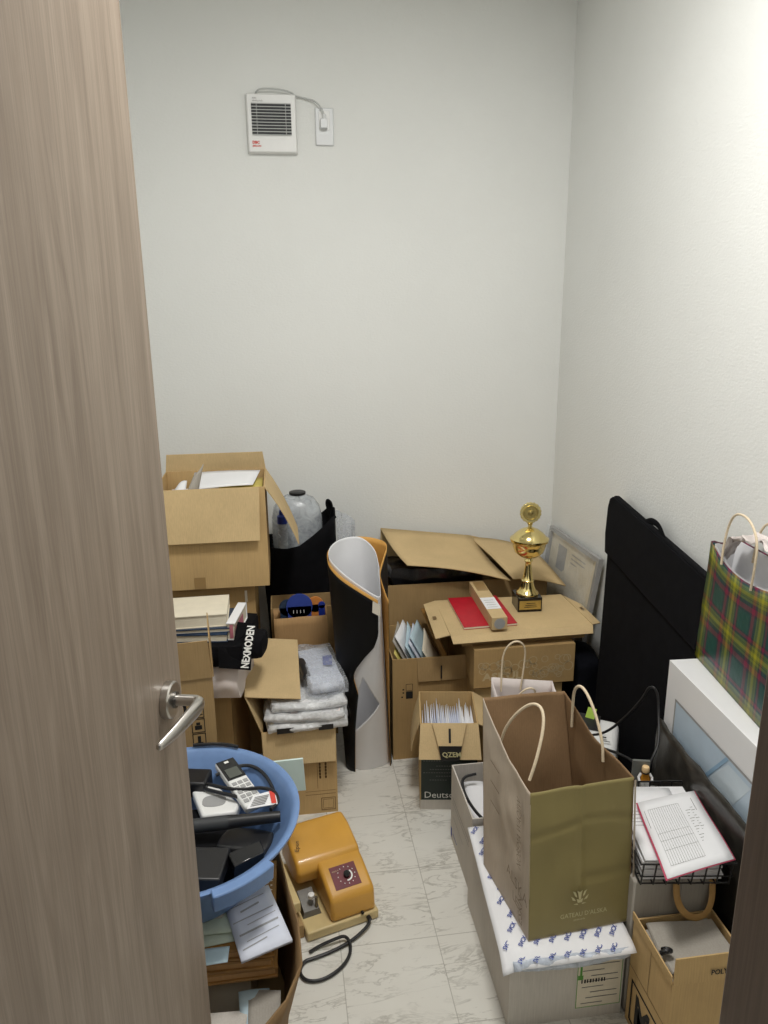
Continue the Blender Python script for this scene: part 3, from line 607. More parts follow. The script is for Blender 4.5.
for i in range(27):
    x = -.081+i*.0060; tl = -.003+.0002*i+random.uniform(-.0016, .0016); zt = random.uniform(.272, .286) if i not in (3, 8, 20) else .300
    if i < 2: zt = .262
    y0 = random.uniform(-.09, -.078)
    sheet('envelope', [LN(x, y0, .07), LN(x, y0+.155, .07), LN(min(.083, x+tl), y0+.15, zt-random.uniform(0, .008)), LN(min(.083, x+tl*.8), y0+.003, zt)], .0014, M['paper' if random.random() < .55 else 'paper2'],
          'one of the white envelopes packed upright in the dark green carton', 'envelope', 'white envelopes in the dark green carton', curl=random.uniform(-.0004, .0004), nu=4, nv=2)

lo = carton('cardboard_box', 'plain lower carton under the white printed carton by the trophy', (.905, 2.215), .305, .30, .315, 0, 0, M['kraft'], closed=True)
rects(MB(), (.60, 2.215, 0), XD, ZD, [(0, .305, .305, .003)]).build('lid_seam', M['inkb'], lo['root'])
ak = carton('cardboard_box', 'brown carton with pale printed lettering and round pattern under the trophy', (.938, 2.20), .345, .30, .138, 0, .3155, M['kraft2'], closed=True)
ab = V((.593, 2.20, .3155)); mb = text_mb('ASKUL', .036, ab+V((.030, 0, .026)), XD, ZD, sx=1.25, bold=.0014); mb.build('lettering', M['inkpale'], ak['root'])
cm = MB()
def ringflat(mb, o, r_, w_=.0018, n_=22, sx=1):
    vs = []; 
    for k_ in range(n_):
        a_ = 2*pi*k_/n_
        for rr in (r_, r_-w_): vs.append(V(o)+V((cos(a_)*rr*sx, -.0006, sin(a_)*rr)))
    mb.add(vs, [(2*k_, 2*((k_+1) % n_), 2*((k_+1) % n_)+1, 2*k_+1) for k_ in range(n_)])
rnd = random.Random(3)
for i in range(34):
    x = rnd.uniform(.02, .33); z = rnd.uniform(.055, .085) if x < .19 else rnd.uniform(.022, .095); ringflat(cm, ab+V((x, 0, z)), rnd.uniform(.009, .017), .0024)
cm.build('round_pattern', M['inkpale'], ak['root'])

fc = thing('cardboard_tray', 'flat opened carton with splayed flaps carrying the trophy and red notebook', 'cardboard box', (.76, 2.36, .454))
MB().box((.560, 2.238, .4545), (.985, 2.500, .496)).build('carton_body', M['kraftd'], fc)
MB().slab([(.519, 2.223, .4965), (1.008, 2.232, .4965), (1.004, 2.515, .4965), (.530, 2.53, .4965)], .004).build('top_panel', M['kraft3'], fc)
MB().slab([(.518, 2.222, .499), (.521, 2.196, .482), (1.000, 2.208, .480), (1.008, 2.231, .499)], .003).build('flap', M['kraft3'], fc)
MB().slab([(.517, 2.228, .499), (.530, 2.528, .499), (.482, 2.505, .496), (.470, 2.232, .488)], .003).build('flap', M['kraft3'], fc)
MB().slab([(1.009, 2.235, .499), (1.048, 2.262, .490), (1.044, 2.42, .494), (1.005, 2.50, .499)], .003).build('flap', M['kraft3'], fc)
rects(MB(), (.575, 2.2385, .458), XD, ZD, [(0, 0, .085, .034)]).build('grey_label', M['greybox'], fc)
rects(MB(), (.489, 2.36, .500), (1, 0, .05), (0, 1, 0), [(0, 0, .012, .022)], lift=.0035).build('hand_slot', M['inkb'], fc)
rects(MB(), (1.020, 2.36, .4995), (1, 0, -.15), (0, 1, 0), [(0, 0, .012, .022)], lift=.0035).build('hand_slot', M['inkb'], fc)

nb = thing('notebook', 'red covered notebook lying under the long kraft box on the flat carton', 'notebook', (.665, 2.40, .501))
def qd(p, t, z): return [V((*q, z)) for q in p], t
NP = [(.572, 2.260), (.757, 2.267), (.756, 2.52), (.575, 2.522)]
MB().prism([V((*q, .5035)) for q in NP], (0, 0, .005)).build('pages', M['paperw'], nb)
MB().prism([V((*q, .5012)) for q in NP], (0, 0, .0022)).prism([V((*q, .5086)) for q in NP], (0, 0, .0022)).build('cover', M['red'], nb, bevel=.001)
lb = thing('long_box', 'long narrow kraft box with white label lying across the red notebook', 'box', (.70, 2.39, .511))
P0, P1 = V((.682, 2.222, .5112)), V((.690, 2.560, .5112)); sx_ = V((.026, 0, 0)); 
MB().hexa([P0-sx_, P0+sx_, P1+sx_, P1-sx_, P0-sx_+up*.043, P0+sx_+up*.043, P1+sx_+up*.043, P1-sx_+up*.043]).build('box_body', M['kraft3'], lb, bevel=.001)
MB().slab([P0.lerp(P1, .22)-sx_*.99+up*.0433, P0.lerp(P1, .22)+sx_*.99+up*.0433, P0.lerp(P1, .52)+sx_*.99+up*.0433, P0.lerp(P1, .52)-sx_*.99+up*.0433], .0005).build('white_label', M['paper'], lb)
MB().slab([P0.lerp(P1, .72)-sx_*.6+up*.0433, P0.lerp(P1, .72)+sx_*.9+up*.0433, P0.lerp(P1, .98)+sx_*.9+up*.0433, P0.lerp(P1, .98)-sx_*.6+up*.0433], .0005).build('brown_tape', M['taped'], lb)
disc_n(MB(), P0+up*.0215+V((0, -.0003, 0)), (0, -1, 0), [(.0185, 0), (.0185, .001)]).build('round_label', M['lens'], lb, smooth=1)
ll = MB()
for i in range(4): rects(ll, P0.lerp(P1, .26+.06*i)-sx_*.7+up*.0437, XD, (0, 1, 0), [(0, 0, .034, .002)])
ll.build('label_print', M['inkg'], lb)

# trophy
tr = thing('trophy', 'gold lidded cup trophy with medallion finial on a black base', 'trophy', (.83, 2.43, .501), -3)
tz = lambda P_: [(a_, .052+(b_-.052)*.905) for a_, b_ in P_]
TZ = .501; T = V((.838, 2.415, TZ))
MB().box((T.x-.043, T.y-.043, TZ), (T.x+.043, T.y+.043, TZ+.052), -3).build('base', M['marbleb'], tr, bevel=.002)
MB().box((T.x-.038, T.y-.0445, TZ+.010), (T.x+.038, T.y-.0425, TZ+.042), -3, piv=(T.x, T.y, 0)).build('name_plate', M['goldplate'], tr)
pm = MB()
for i in range(3): rects(pm, (T.x-.024+.004*i, T.y-.0452, TZ+.018+.007*i), XD, ZD, [(0, 0, .048-.008*i, .0018)])
pm.build('engraving', M['ink'], tr)
MB().lathe(tz([(.038, .052), (.040, .056), (.038, .062), (.030, .068), (.024, .085), (.021, .098), (.020, .106), (.023, .109), (.019, .113), (.015, .135), (.0115, .165), (.0105, .182), (.013, .185), (.0165, .190), (.013, .196), (.012, .200), (.018, .204)]), T, 40).build('stem', M['gold'], tr, smooth=1, angle=50)
MB().lathe(tz([(.016, .203), (.034, .210), (.050, .226), (.057, .248), (.058, .262), (.063, .266), (.066, .269), (.066, .273), (.062, .276)]), T, 44).build('cup', M['gold'], tr, smooth=1, angle=50)
ld = MB().lathe(tz([(.067, .2762), (.067, .280), (.056, .288), (.054, .293), (.044, .303), (.030, .314), (.014, .321), (.007, .325), (.006, .332), (.0095, .336), (.0095, .341), (.004, .344)]), T, 44).build('lid', M['gold'], tr, smooth=1, angle=50)
# medallion
mc = T+V((0, 0, .350)); k_ = 72
def sc_(a_): return .0345+.0028*abs(sin(a_*9))
ang = R(-8); mx, my = V((cos(ang), sin(ang), 0)), V((-sin(ang), cos(ang), 0))
rim_f = [mc-my*.005+(mx*cos(2*pi*i/k_)+up*sin(2*pi*i/k_))*sc_(2*pi*i/k_) for i in range(k_)]
MB().prism(rim_f, my*.010).build('medallion', M['gold'], ld, bevel=.001)
disc_n(MB(), mc-my*.005, -my, [(.027, 0), (.026, .003), (.0235, .003), (.022, .0005), (.010, .0005), (.009, .0025), (.002, .004)]).build('relief', M['goldplate'], ld, smooth=1, angle=50)

# rear carton with slack lid flaps
rb = carton('cardboard_box', 'large carton at the back wall with black plastic under its slack lid flaps', (.985, 2.615), .625, .235, .535, 0, 0, M['kraftd'])
MB().grid(lambda u, v: V((.374, 2.855, .690)).lerp(V((.745, 2.855, .640)), u).lerp(V((.432, 2.555, .636)).lerp(V((.818, 2.545, .556)), u), v)+V((0, 0, .012*sin(pi*u)*v-.014*sin(pi*v))), 10, 8).build('flap', M['kraft3'], rb['root'], smooth=1, solid=.004, angle=60)
MB().grid(lambda u, v: V((.738, 2.856, .634)).lerp(V((1.00, 2.85, .575)), u).lerp(V((.828, 2.545, .562)).lerp(V((1.035, 2.55, .520)), u), v)+V((0, 0, .010*sin(pi*u)+.006*sin(pi*v))), 10, 8).build('flap', M['kraft3'], rb['root'], smooth=1, solid=.004, angle=60)
MB().add([(.37, 2.85, .535), (.982, 2.85, .535), (.982, 2.85, .575), (.74, 2.856, .64), (.374, 2.856, .69)], [(0, 1, 2, 3, 4)]).build('flap', M['kraft3'], rb['root'], solid=.003)
MB().pillow((.55, 2.735, .548), (.34, .17, .07), 9, .012, 16, .25, 16).build('black_plastic_bag', M['binbag'], smooth=1, angle=25)
tag(bpy.data.objects['black_plastic_bag'], 'shiny black plastic bag stuffed under the lid of the rear carton', 'plastic bag')

# framed certificate in the corner
fr = thing('picture_frame', 'small framed certificate in clear wrap leaning in the back right corner', 'picture frame', (1.04, 2.62, .30))
a1, a2, b1, b2 = V((1.052, 2.375, .36)), V((1.052, 2.84, .34)), V((1.084, 2.345, .690)), V((1.088, 2.84, .668))
nrm = (a2-a1).cross(b1-a1).normalized()
if nrm.x > 0: nrm = -nrm
fq = lambda s_, t_: a1.lerp(a2, s_).lerp(b1.lerp(b2, s_), t_)
def bar(s0, t0, s1, t1, mb): return mb.prism([fq(s0, t0), fq(s1, t0), fq(s1, t1), fq(s0, t1)], nrm*.018)
mb = MB(); bar(0, 0, 1, .05, mb); bar(0, .95, 1, 1, mb); bar(0, .05, .035, .95, mb); bar(.965, .05, 1, .95, mb); mb.build('frame', M['lens'], fr)
MB().prism([fq(.03, .04), fq(.97, .04), fq(.97, .96), fq(.03, .96)], nrm*.006).build('certificate', M['paperw'], fr)
ct = MB()
def cq(s0, t0, s1, t1): ct.add([fq(s0, t0)+nrm*.0065, fq(s1, t0)+nrm*.0065, fq(s1, t1)+nrm*.0065, fq(s0, t1)+nrm*.0065], [(0, 1, 2, 3)])
for i in range(6): cq(.25, .82-.05*i, .52, .835-.05*i)
cq(.62, .55, .8, .85); cq(.32, .45, .38, .53); ct.build('printed_text', M['lens'], fr)
MB().grid(lambda u, v: fq(-.04+1.06*u, .02+.985*v)+nrm*(.026+.012*noise.noise(V((u*6, v*6, 2)))+(.03*max(0, .15-u)*4)), 20, 14).build('plastic_wrap', M['sleeve'], fr, smooth=1, angle=25)

# ================================================================== RIGHT WALL: portfolio, heap
pf = thing('portfolio_case', 'large flat black portfolio case with carry handle leaning on right wall', 'portfolio case', (1.0, 1.9, 0))
tf, tn, nbm, fbm = V((1.070, 2.255, .948)), V((1.072, 1.66, .868)), V((.995, 1.672, 0)), V((.968, 2.06, 0))
Q = lambda u, v: fbm.lerp(nbm, u).lerp(tf.lerp(tn, u), v)
def pout(pts, t_, off): 
    n_ = (nbm-fbm).cross(tf-fbm).normalized(); n_ = n_ if n_.x < 0 else -n_
    return [Q(u, v)+n_*off for u, v in pts], n_*t_
pts, ex = pout([(0, 0), (1, 0), (1, 1), (.03, 1), (.004, .985), (-.012, .95), (-.02, .86), (-.01, .82), (0, .80)], .022, -.004)
MB().prism(pts, ex).build('case_body', M['cloth'], pf, bevel=.006, seg=3)
pts, ex = pout([(-.012, .80), (1, .775), (1, .992), (.03, .995), (.0, .982), (-.018, .95), (-.026, .86)], .005, .0185)
MB().prism(pts, ex).build('flap', M['cloth'], pf, bevel=.004, seg=3)
hl = [Q(u, v) for u, v in ((.36, .99), (.395, 1.004), (.44, 1.018), (.50, 1.02), (.54, 1.006), (.60, .98))]
MB().tube([q+V((-.008, 0, 0)) for q in hl], lambda t: (.003, .010), 8, smooth=2).build('carry_handle', M['cloth'], pf, smooth=1)
hp_ = MB().pillow((.825, 1.92, .105), (.24, .40, .21), 12, .015, 16, .35, 6)
tag(hp_.build('black_cloth_bag', M['fleece'], smooth=1, angle=80), 'slumped dark cloth bag on the floor in front of the portfolio case', 'cloth bag')
hp2 = MB().pillow((1.0, 2.29, .19), (.10, .17, .38), 15, .02, 14, .35, 7)
tag(hp2.build('black_cloth_bag', M['fleece'], smooth=1, angle=80), 'black cloth bundle squeezed between printed carton and right wall', 'cloth bag')

wd = thing('label_printer', 'white rounded plastic device with lime sticky note on the black cloth', 'device', (.893, 1.885, .222), -28)
W = root_matrix(wd); L = lambda x, y, z: W @ V((x, y, z))
MB().hexa([L(-.085, -.06, 0), L(.06, -.06, 0), L(.06, .07, 0), L(-.085, .07, 0), L(-.085, -.06, .085), L(.055, -.055, .08), L(.055, .066, .105), L(-.085, .07, .11)]).build('device_body', M['white'], wd, bevel=.018, seg=4)
MB().slab([L(-.075, .0, .1005), L(.0, .0, .0985), L(.0, .062, .1095), L(-.075, .062, .1115)], .003).build('dark_lid', M['black'], wd)
rects(MB(), L(.012, -.03, .0935), W.to_3x3() @ V((1, 0, 0)), W.to_3x3() @ V((0, 1, .2)), [(0, 0, .012, .006), (.004, -.014, .02, .003), (0, .02, .008, .003)], lift=.003).build('printed_marks', M['ink'], wd)
MB().slab([L(-.045, .045, .108), L(-.018, .042, .108), L(-.012, .055, .138), L(-.038, .058, .140)], .0008).build('sticky_note', M['lime'], wd)
cb = MB().tube([(.815, 1.84, .342), (.86, 1.78, .375), (.905, 1.74, .455), (.925, 1.70, .53), (.925, 1.68, .572), (.935, 1.665, .578), (.945, 1.662, .55), (.945, 1.655, .515), (.925, 1.60, .455), (.895, 1.58, .42), (.875, 1.565, .375)], .0036, 8, smooth=3)
tag(cb.build('cable', M['black'], smooth=1), 'black cable looping up beside the charcoal bag above the white device', 'cable')
cb = MB().tube([(.815, 1.845, .335), (.835, 1.76, .352), (.865, 1.70, .368), (.885, 1.63, .380), (.89, 1.575, .372)], .004, 8, smooth=3)
tag(cb.build('cable', M['black'], smooth=1), 'black cable running low from the white device to the toy', 'cable')

# white flat box with the pale blue picture
wb = thing('white_box', 'tall flat white box with pale blue picture on its front at right wall', 'box', (1.02, 1.38, 0), -2.8)
W = root_matrix(wb); L = lambda x, y, z: W @ V((x, y, z))
f0 = W.inverted() @ V((.962, 1.655, 0)); xa, yb = f0.x, f0.y; xb, ya = xa+.118, -.30
MB().hexa([L(xa, ya, 0), L(xb, ya, 0), L(xb, yb, 0), L(xa, yb, 0), L(xa, ya, .66), L(xb, ya, .66), L(xb, yb, .66), L(xa, yb, .66)]).build('box_body', M['gloss'], wb, bevel=.0015)
fx = xa-.0012
def wp(pts, mat, nm, par, lift=0): return MB().add([L(fx-lift, yb-p_, q_) for p_, q_ in pts], [tuple(range(len(pts)))]).build(nm, mat, par)
pic = wp([(.055, .08), (.56, .08), (.56, .575), (.055, .575)], M['picture'], 'printed_picture', wb)
fr_ = MB(); 
for (y0_, z0_, y1_, z1_) in ((.052, .572, .563, .578), (.052, .077, .563, .083), (.052, .077, .058, .578), (.557, .077, .563, .578)): fr_.add([L(fx-.0004, yb-y0_, z0_), L(fx-.0004, yb-y1_, z0_), L(fx-.0004, yb-y1_, z1_), L(fx-.0004, yb-y0_, z1_)], [(0, 1, 2, 3)])
fr_.build('picture_border', M['lens'], pic)
wp([(.16, .40), (.22, .455), (.31, .56), (.40, .56), (.31, .43), (.24, .40)], M['picture3'], 'pale_facet', pic, .0005)
wp([(.11, .39), (.24, .405), (.36, .425), (.50, .47), (.36, .41), (.24, .385)], M['picture2'], 'curved_band', pic, .0007)
wp([(.16, .40), (.19, .42), (.31, .57), (.30, .572), (.185, .43)], M['picture2'], 'curved_band', pic, .0008)
wp([(.14, .37), (.30, .345), (.45, .25), (.50, .18), (.43, .22), (.30, .30)], M['picture2'], 'curved_band', pic, .0006)

# charcoal glossy bag in front of it
db = MB()
C0, C1 = V((.946, 1.648, 0)), V((.924, 1.09, 0))
def dbf(s_):
    def fn(u, v):
        p = C0.lerp(C1, u); p = p+V((-.012*(1-v)-.0, 0, .50*v-.01*u))
        return p+V((s_*.006*sin(pi*u)**.5*(1.0-.6*v)+.005*noise.noise(V((u*9, v*8, 3))), 0, .004*noise.noise(V((u*14, 0, 0)))*v))
    return fn
db.grid(lambda u, v: dbf(-1)(u, v)+V((-.001, 0, 0)), 26, 20)
tag(db.build('charcoal_bag', M['darkbag'], smooth=1, solid=.003, angle=40), 'thin glossy charcoal bag standing against the white picture box', 'bag')

# tartan bag
tb = thing('gift_bag', 'glossy green and red tartan gift bag standing on the white box', 'gift bag', (1.04, 1.47, .6605))
bz = .6612
bot = [V((1.036, 1.664, bz)), V((.984, 1.275, bz)), V((1.050, 1.272, bz)), V((1.072, 1.664, bz))]
top = [V((1.020, 1.625, .985)), V((.972, 1.262, .975)), V((1.075, 1.26, .99)), V((1.082, 1.62, .995))]
def wall4(i, j, nu=14, nv=10, sag=0, amp=.004):
    def fn(u, v):
        p = bot[i].lerp(bot[j], u).lerp(top[i].lerp(top[j], u), v); p.z -= sag*sin(pi*min(1, u*1.15))*v*v
        return p+noise.noise_vector(p*9)*amp*min(1, v*4)*sin(pi*v*.5)
    return fn
g = MB(); uv = []
for (i, j, w0, w1, sg) in ((0, 1, 0, .39, .030), (1, 2, .39, .46, .0), (2, 3, .46, .85, .0), (3, 0, .85, .92, .01)):
    n0 = len(g.v); g.grid(wall4(i, j, sag=sg), 14, 10)
    uv += [(w0+(w1-w0)*a_/14, .33*b_/10) for b_ in range(11) for a_ in range(15)]
g.uv = uv
g.build('bag_body', M['tartan'], tb, smooth=1, solid=-.001, angle=40)
MB().add(bot, [(0, 1, 2, 3)]).build('bag_base', M['tartan'], tb, solid=.001)
lin = MB(); cb_ = sum(bot, V())/4; ct_ = sum(top, V())/4
for (i, j, sg) in ((0, 1, .030), (1, 2, .0), (2, 3, .0), (3, 0, .01)):
    lin.grid(lambda u, v, i=i, j=j, sg=sg: (lambda p, c: p+(c-p)*.09)(wall4(i, j, sag=sg)(u, .01+.985*v), cb_.lerp(ct_, v)), 14, 10)
lin.build('bag_lining', M['paper'], tb, smooth=1, angle=40)
MB().tube([(1.004, 1.545, .955), (1.004, 1.545, 1.0), (1.008, 1.540, 1.055), (1.000, 1.505, 1.092), (.990, 1.44, 1.096), (.984, 1.395, 1.06), (.984, 1.395, 1.0), (.988, 1.405, .945)], .0028, 8, smooth=3).build('bag_handle', M['handle'], tb, smooth=1)
MB().tube([(1.072, 1.53, .96), (1.078, 1.53, 1.03), (1.078, 1.50, 1.07), (1.074, 1.42, 1.07), (1.070, 1.39, 1.03), (1.066, 1.39, .96)], .0028, 8, smooth=3).build('bag_handle', M['handle'], tb, smooth=1)
g = MB().grid(lambda u, v: V((1.018+.042*v, 1.585-.29*u, .955+.080*sin(pi*u)**.5+.03*v-.03*v*v))+noise.noise_vector(V((u*9, v*6, 4)))*.018, 30, 12)
ts = g.build('tissue_paper', M['tissue'], smooth=1, solid=.001, angle=30); tag(ts, 'crumpled printed tissue paper inside the tartan gift bag', 'tissue paper')

# ================================================================== GREY BOXES CENTRE
o = carton('cardboard_box', 'open grey white carton of papers and cable behind the olive bag', (.70, 1.648), .250, .245, .245, 0, 0, M['greybox'])
LO = o['L']; ob = V((.450, 1.648, 0))
mm = rects(MB(), (.450, 1.893, 0), (0, -1, 0), ZD, [(.02, .150, .21, .002), (.02, .135, .21, .0015), (.03, .09, .12, .0015)]); mm.build('fold_marks', M['inkg'], o['root'])
rects(MB(), (.450, 1.893, 0), (0, -1, 0), ZD, [(.004, .01, .014, .03), (.03, .03, .05, .004)]).build('blue_mark', M['inkblue'], o['root'])
PGx = 'loose papers in the open grey carton'
for i, (x0_, y0_, z_, rz_, lb_) in enumerate(((.462, 1.66, .150, 3, 'bottom white paper in the open grey carton'), (.466, 1.69, .170, -7, 'upper tilted white paper in the open grey carton by the black cable'))):
    c = V((x0_+.032, y0_+.085, z_)); m_ = Matrix.Rotation(R(rz_), 3, 'Z')
    pp = [c+m_ @ V(q) for q in ((-.028, -.075, 0), (.030, -.075, .0), (.030, .09, .03), (-.028, .09, .03))]
    sheet('paper_sheet', pp, .002, M['paper'], lb_, 'paper', PGx, curl=.004)
tag(MB().box((.460, 1.66, .008), (.69, 1.88, .145)).build('paper_bundle', M['paper'], bevel=.002), 'white paper bundle filling the bottom of the open grey carton', 'papers')
cb = MB().tube([(.51, 1.84, .245), (.475, 1.845, .236), (.462, 1.82, .228), (.464, 1.76, .222), (.480, 1.70, .215), (.50, 1.67, .21), (.53, 1.665, .21)], .0042, 8, smooth=3)
tag(cb.build('cable', M['black'], smooth=1), 'black cable curled over papers in the open grey carton', 'cable')
# white carrier bag behind
def openbag(name, label, bot, top, matF, matS, matI=None, sag=(0, 0, 0, 0), cat='paper bag', amp=.004, seed=0, t=.0012, creased=False):
    r = thing(name, label, cat, ((bot[0][0]+bot[2][0])/2, (bot[0][1]+bot[2][1])/2, bot[0][2])); bt = [V(q) for q in bot]; tp = [V(q) for q in top]
    mats = [matF, matS, matF, matS]; nm = ['front_panel', 'gusset', 'rear_panel', 'gusset']; nm = ['bag_panel', 'gusset', 'bag_panel', 'gusset']
    outs = []
    for k_ in range(4):
        i, j = k_, (k_+1) % 4
        def fn(u, v, i=i, j=j, k_=k_):
            p = bt[i].lerp(bt[j], u).lerp(tp[i].lerp(tp[j], u), v)
            p.z -= sag[k_]*sin(pi*u)*v*v
            e_ = min(1, 4*min(u, 1-u))
            if creased and k_ == 0:   # folded-flat creases left in the stiff front
                p.y -= .004*max(0, 1-abs(u-.50)/.05)*min(1, v*4)-.0035*max(0, 1-abs(v-.36-.02*u)/.03)*(u > .5)-.003*max(0, 1-abs(v-.70-.12*u)/.03)*(u < .5)-.003*max(0, 1-abs(v-.80+.06*u)/.03)*(u > .5)
            if creased and k_ == 3: p += noise.noise_vector(V((p.x*6, p.y*24, p.z*20)))*.004*e_*min(1, v*3)
            return p+noise.noise_vector(V((p.x*8, p.y*8, p.z*8+seed)))*amp*e_*min(1, v*3)
        g_ = MB().grid(fn, *((44, 44) if creased else (14, 14)))
        outs.append(g_.build(nm[k_], mats[k_], r, smooth=1, solid=-t, angle=40))
    MB().add(bt, [(0, 1, 2, 3)]).build('bag_base', matS, r, solid=t)
    return r, outs
wbag, _ = openbag('carrier_bag', 'white paper carrier bag with twine handles behind the olive bag', [(.530, 1.705, .152), (.685, 1.70, .152), (.685, 1.79, .152), (.535, 1.79, .152)],
    [(.526, 1.700, .545), (.708, 1.70, .515), (.708, 1.80, .545), (.534, 1.80, .570)], M['tissue'], M['tissue'], amp=.006, seed=4)
MB().tube([(.560, 1.792, .53), (.561, 1.797, .60), (.564, 1.792, .650), (.583, 1.782, .680), (.606, 1.780, .680), (.622, 1.785, .655), (.622, 1.79, .61), (.615, 1.793, .53)], .0025, 8, smooth=3).build('bag_handle', M['handle'], wbag, smooth=1)
MB().tube([(.560, 1.701, .505), (.564, 1.69, .55), (.576, 1.68, .585), (.594, 1.672, .602), (.612, 1.674, .596), (.620, 1.687, .570), (.622, 1.700, .505)], .0025, 8, smooth=3).build('bag_handle', M['handle'], wbag, smooth=1)
rr_ = MB(); rects(rr_, (.545, 1.694, .46), XD, ZD, [(0, .04, .11, .0015), (0, .033, .13, .001), (.0, .05, .10, .001)], lift=.004); rr_.build('printed_lines', M['inkg'], wbag)

# P: grey box with wrapping paper top
pbx = carton('cardboard_box', 'grey white carton under the blue printed wrapping paper and olive bag', (.698, 1.262), .262, .365, .222, 0, 0, M['greybox'], closed=True)
lb0 = V((.590, 1.262, 0)); lab_ = rects(MB(), lb0, XD, ZD, [(0, .03, .104, .17)]).build('shipping_label', M['paperw'], pbx['root'])
lt = MB(); lg = MB(); lr = MB()
for i in range(9): rects(lt, lb0+V((0, -.0004, 0)), XD, ZD, [(.012+.01*(i % 3), .04+.015*i, .05+.012*((i*5) % 3), .0022)])
rects(lg, lb0+V((0, -.0006, 0)), XD, ZD, [(.02, .160, .034, .010), (.006, .118, .005, .05), (.002, .108, .012, .012), (.06, .175, .035, .008)])
rects(lr, lb0+V((0, -.0008, 0)), XD, ZD, [(.010+.0065*i, .098, .004 if i % 2 else .003, .010) for i in range(9)])
lt.build('printed_text', M['inkg'], lab_); lg.build('green_print', M['inkgreen'], lab_); lr.build('barcode', M['ink'], lab_)
outline(MB(), lb0+V((0, -.0005, 0)), XD, ZD, 0, .03, .104, .17, .0015).build('label_border', M['inkgreen'], lab_)
wr = thing('wrapping_paper', 'white wrapping paper with blue printed marks draped over the grey carton', 'wrapping paper', (.56, 1.43, .2225))
def wrf(u, v):
    x0_ = .405+.030*v; x = x0_+(.697-x0_)*u; y = 1.205+.435*v; z = .2262
    ov = max(0, (1.262-y)/.057); z -= .020*ov*ov*(1-.4*u) ; y += .008*ov
    ovx = max(0, (.436-x)/.03); z -= .010*ovx
    return V((x, y, z+.004*noise.noise(V((x*22, y*22, 1)))*(1 if ov or ovx else .15)+.0015))
MB().grid(wrf, 28, 36).build('paper_sheet', M['paper'], wr, smooth=1, solid=.0008, angle=60)
tm = MB(); rn = random.Random(5)
for jx in range(9):
    for jy in range(11):
        x = .412+.034*jx+(.012 if jy % 2 else 0); y = 1.222+.040*jy
        if x > .672: continue
        inbag = (.47 < x < .70 and 1.275 < y < 1.49) 
        if inbag: continue
        if (jx+jy) % 3 == 2 and False: continue
        v_ = (y-1.205)/.435; x0_ = .405+.030*v_
        if x < x0_+.012: continue
        p_ = wrf((x-x0_)/(.697-x0_), v_)
        text_mb(['SVCX', 'kcns'][0], .0135, p_+V((-.002, -.012, .001)), (.62, .78, 0), (-.78, .62, 0), tm, sx=.9, lift=.0022, bold=.0003)
tm.build('blue_print', M['inkblue'], wr)
pl = MB().grid(lambda u, v: V((.428+.255*u, 1.225-.022*sin(pi*v)+.025*v-.006*noise.noise(V((u*8, v*4, 0))), .222-.050*v*(.6+.4*sin(pi*u))+.004*noise.noise(V((u*9, 3, v*4))))), 20, 8)
pl.build('plastic_film', M['polyb'], wr, smooth=1, solid=.001, angle=40)

# olive bag
ob_, ou = openbag('shopping_bag', 'large open olive green shopping bag with kraft sides on the wrapping paper', [(.474, 1.262, .2305), (.712, 1.284, .2305), (.682, 1.500, .2305), (.440, 1.500, .2305)],
    [(.472, 1.288, .578), (.698, 1.292, .590), (.655, 1.585, .635), (.452, 1.59, .632)], M['olive'], M['bagside'], amp=.010, seed=2, sag=(0, .012, .0, .022), creased=True)
ou[2].data.materials[0] = M['bagin']; ou[1].data.materials[0] = M['bagin']
# cuff fold + print on the front
bf = lambda s_, t_: V((.476, 1.262, .2305)).lerp(V((.714, 1.278, .2305)), s_).lerp(V((.472, 1.288, .578)).lerp(V((.698, 1.292, .590)), s_), t_)
fx_ = (bf(1, .2)-bf(0, .2)).normalized(); fy_ = (bf(.5, 1)-bf(.5, 0)).normalized(); fnm = fx_.cross(fy_)
cr_ = MB(); cc = bf(.47, .265)
def blob(pts): cr_.add([cc+fx_*x*.00125+fy_*y*.00125+fnm*.008 for x, y in pts], [tuple(range(len(pts)))])
blob([(-4, -10), (4, -10), (6, -2), (0, -5), (-6, -2)]); blob([(-2, -4), (2, -4), (3, 6), (5, 14), (0, 10), (-5, 14), (-3, 6)])
for s_ in (-1, 1):
    blob([(s_*5, 0), (s_*9, 4), (s_*13, 14), (s_*8, 11), (s_*6, 6)][::s_]); blob([(s_*7, -6), (s_*13, -4), (s_*16, 4), (s_*11, 0)][::s_]); blob([(s_*3, -14), (s_*12, -12), (s_*5, -11)][::s_])
cr_.build('crest', M['inkcream'], ou[0])
text_mb('GATEAU D\u2019ALSKA', .0155, bf(.28, .135), fx_, fy_, sx=.86, lift=.008).build('lettering', M['inkcream'], ou[0])
text_mb('patisserie', .007, bf(.41, .108), fx_, fy_, sx=1, lift=.008).build('lettering', M['inkcream'], ou[0])
